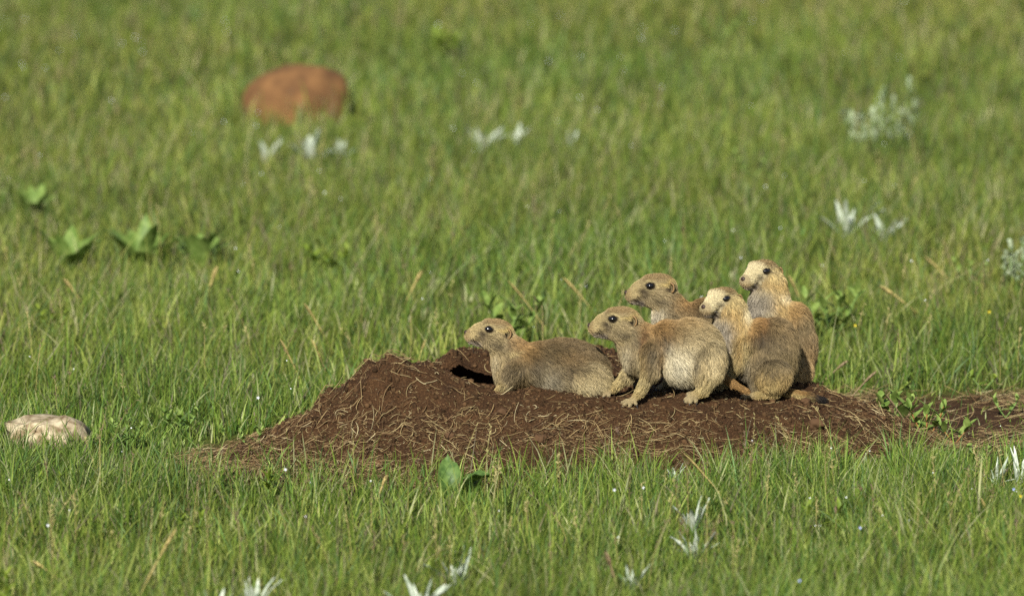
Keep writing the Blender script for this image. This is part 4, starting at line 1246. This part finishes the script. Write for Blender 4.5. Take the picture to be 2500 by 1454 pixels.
def blades(nn, seed, x0, x1, y0, y1, hmin, hmax, wmin, wmax, clump=8, dry=.085, toe=False):
    rg = np.random.default_rng(seed)
    nc = max(1, nn // clump)
    cx = rg.uniform(x0, x1, nc); cy = rg.uniform(y0, y1, nc)
    ci = rg.integers(0, nc, nn)
    sp = rg.uniform(.008, .03, nc)
    x = cx[ci] + rg.normal(0, 1, nn) * sp[ci]; y = cy[ci] + rg.normal(0, 1, nn) * sp[ci]
    mb_ = mound_base(x, y); bm = bare_mask(x, y)
    foot = smooth(.008, -.006, mb_ + .018 * fbm(x * 9, y * 9, oct=3, seed=41))
    prob = foot * (1 - .84 * bm)
    front = (y < -.10)
    prob = np.where(front, np.maximum(prob, .34 * smooth(.028, .0, mb_)), prob)
    if toe: prob = smooth(.020, .002, mb_) * (.35 + .65 * smooth(-.2, .05, x))
    thin = .52 + .48 * smooth(-.30, .2, fbm(x * 2.4, y * 2.4, oct=3, seed=43))
    kk = rg.random(nn) < prob * thin
    kk &= ~((np.abs(x - STONE[0]) < .062) & (np.abs(y - STONE[1]) < .035))
    kk &= ~((np.hypot((x - RED[0]) / .075, (y - RED[1]) / .05) < 1))
    x, y, ci = x[kk], y[kk], ci[kk]; nn = len(x)
    hs = rg.uniform(.75, 1.2, nc)[ci] * (1 + .3 * fbm(x * 3, y * 3, oct=2, seed=45))
    h = (hmin + (hmax - hmin) * rg.random(nn) ** 1.6) * hs
    for bp_ in PLANTS:      # plants crowd out the tallest blades round their foot
        near = (np.abs(x - bp_[0]) < bp_[2]) & (y > bp_[1] - .30) & (y < bp_[1] + .03)
        h = np.where(near, np.minimum(h, .032 + .02 * rg.random(nn)), h)
    edge = smooth(-.05, .0, mound_base(x, y)); h *= 1 - .25 * edge - .5 * bare_mask(x, y)
    w_ = rg.uniform(wmin, wmax, nn) * .9
    base = np.stack([x, y, np.maximum(ground_z(x, y), mound_base(x, y)) - .004], -1)
    la = rg.uniform(0, 2 * math.pi, nn)
    lean = np.abs(rg.normal(0, .27, nn)); bend = np.abs(rg.normal(0.05, .34, nn))
    drift = np.array([.06, .0])
    ld = np.stack([np.cos(la), np.sin(la)], -1)
    fa = rg.uniform(0, 2 * math.pi, nn)
    side = np.stack([np.cos(fa), np.sin(fa), np.zeros(nn)], -1)
    ts = np.array([0, .36, .70, 1.0]); wp = np.array([.75, 1.0, .62])
    V = np.zeros((nn, 7, 3), np.float32); Cc = np.zeros((nn, 7, 3), np.float32)
    pal = rg.choice(7, nn, p=np.array([.34, .19, .20, .12, dry, .11, .04]) / (1 + dry - .07 + .07 - .0) if False else np.array([.34, .19, .20, .12, dry, .11, .04]) / np.sum([.36, .20, .18, .12, dry, .11, .03]))
    near_ = smooth(1.6, .2, y)[:, None]
    col = GC[pal] * (1.12 * np.array([1, 1, 1]) * (1 - near_) + np.array([1.04, 1.13, 1.05]) * near_) * (rg.uniform(.72, 1.25, nn) * rg.uniform(.72, 1.30, nc)[ci])[:, None]
    col = col * (1 + .22 * fbm(x * 1.7, y * 1.7, oct=3, seed=47))[:, None]
    warm = fbm(x * 1.1 + 9, y * 1.1, oct=2, seed=48)[:, None]
    col = col * (1 + .16 * warm * np.array([1.3, .3, .4]))
    twist = rg.normal(0, .5, nn)
    for i, t in enumerate(ts):
        hor = ld * (h * (lean * t + bend * t * t))[:, None] + drift * (h * t)[:, None]
        ztop = h * (t * np.sqrt(np.maximum(0.2, 1 - (.35 * (lean + bend)) ** 2)) - .28 * bend * t * t)
        c = base + np.concatenate([hor, ztop[:, None]], 1)
        tint = np.array([.95, 1.0, 1.0]) if i else np.array([1.15, .98, 1.0])  # redder at the foot, the colour of the blade's sheath
        if i < 3:
            ca, sa = np.cos(twist * t), np.sin(twist * t)
            sd = np.stack([side[:, 0] * ca - side[:, 1] * sa, side[:, 0] * sa + side[:, 1] * ca, side[:, 2]], -1)
            V[:, 2 * i] = c - sd * (w_ * .5 * wp[i])[:, None]; V[:, 2 * i + 1] = c + sd * (w_ * .5 * wp[i])[:, None]
            Cc[:, 2 * i] = col * tint; Cc[:, 2 * i + 1] = col * tint
        else:
            V[:, 6] = c; Cc[:, 6] = col
    F = np.array([[0, 1, 3], [0, 3, 2], [2, 3, 5], [2, 5, 4], [4, 5, 6]])[None] + 7 * np.arange(nn)[:, None, None]
    return V.reshape(-1, 3), F.reshape(-1, 3), Cc.reshape(-1, 3)


parts = []
parts.append(blades(90000, 101, -1.05, 1.05, -1.75, -.12, .022, .080, .0011, .0025))
parts.append(blades(68000, 102, -1.15, 1.25, -.12, 1.3, .022, .080, .0012, .0027))
parts.append(blades(90000, 103, -1.45, 1.45, 1.3, 3.6, .022, .074, .0014, .0031))
parts.append(blades(76000, 104, -1.7, 1.7, 3.6, 6.9, .025, .082, .0018, .0040))
parts.append(blades(26000, 105, -2.6, 2.6, -2.2, 7.2, .03, .09, .0022, .0045))
parts.append(blades(9000, 107, -1.4, 1.4, -1.2, 5.0, .018, .045, .0045, .0085, clump=16))
parts.append(blades(5200, 108, -.78, .62, -.40, -.11, .065, .12, .0012, .0024, clump=3, dry=.12, toe=True))
parts.append(blades(1500, 106, -1.3, 1.3, -1.2, 5.5, .09, .14, .0011, .0020, clump=3, dry=.35))
V, F, C_ = merge(parts)
o = fast_mesh('grass', V, tris=F, mat=M_GRASS, cols=C_)
tag(o, 'short green prairie grass covering the meadow', kind='stuff')


# brownish seed heads standing above the grass
def seedheads(nn, seed):
    rg = np.random.default_rng(seed)
    x = rg.uniform(-1.4, 1.4, nn * 3); y = np.concatenate([rg.uniform(-1.1, -.2, nn), rg.uniform(-.2, 5.5, nn * 2)])
    k = (mound_base(x, y) < -.015) & (bare_mask(x, y) < .2); x = x[k]; y = y[k]; nn = len(x)
    h = rg.uniform(.06, .12, nn); a = rg.uniform(0, 6.28, nn); le = np.abs(rg.normal(.2, .15, nn))
    t = np.linspace(0, 1, 5)[None]
    path = np.stack([x[:, None] + np.cos(a)[:, None] * le[:, None] * h[:, None] * t ** 2, y[:, None] + np.sin(a)[:, None] * le[:, None] * h[:, None] * t ** 2, h[:, None] * t * .97 + 0 * x[:, None]], -1)
    tan = srgb((150, 140, 84)) * rg.uniform(.7, 1.2, (nn, 1))
    A = strips(path, np.full(nn, .0011), tan)
    # panicle: many tiny spikelets along the top third
    ns = 12; tt = rg.uniform(.62, 1.02, (nn, ns))
    c = np.stack([np.stack([np.interp(tt[i], np.linspace(0, 1, 5), path[i, :, d]) for d in range(3)], -1) for i in range(nn)]).reshape(-1, 3)
    m_ = len(c); dr = norm(rg.normal(0, 1, (m_, 3)) * np.array([1, 1, .5]) + np.array([0, 0, 1.0]))
    L_ = rg.uniform(.003, .007, m_)
    pth = c[:, None] + dr[:, None] * (np.linspace(0, 1, 3)[None, :, None] * L_[:, None, None])
    colr = np.repeat(np.where(rg.random((nn, 1)) < .6, srgb((112, 92, 76))[None], srgb((176, 164, 112))[None]), ns, 0) * rg.uniform(.8, 1.2, (m_, 1))
    B = strips(pth, np.full(m_, .0016), colr)
    return merge([A, B])


V, Q, C_ = seedheads(230, 55)
o = fast_mesh('seed_stalks', V, quads=Q, mat=M_STRAW, cols=C_)
tag(o, 'thin brownish grass seed heads standing among the blades', kind='stuff')
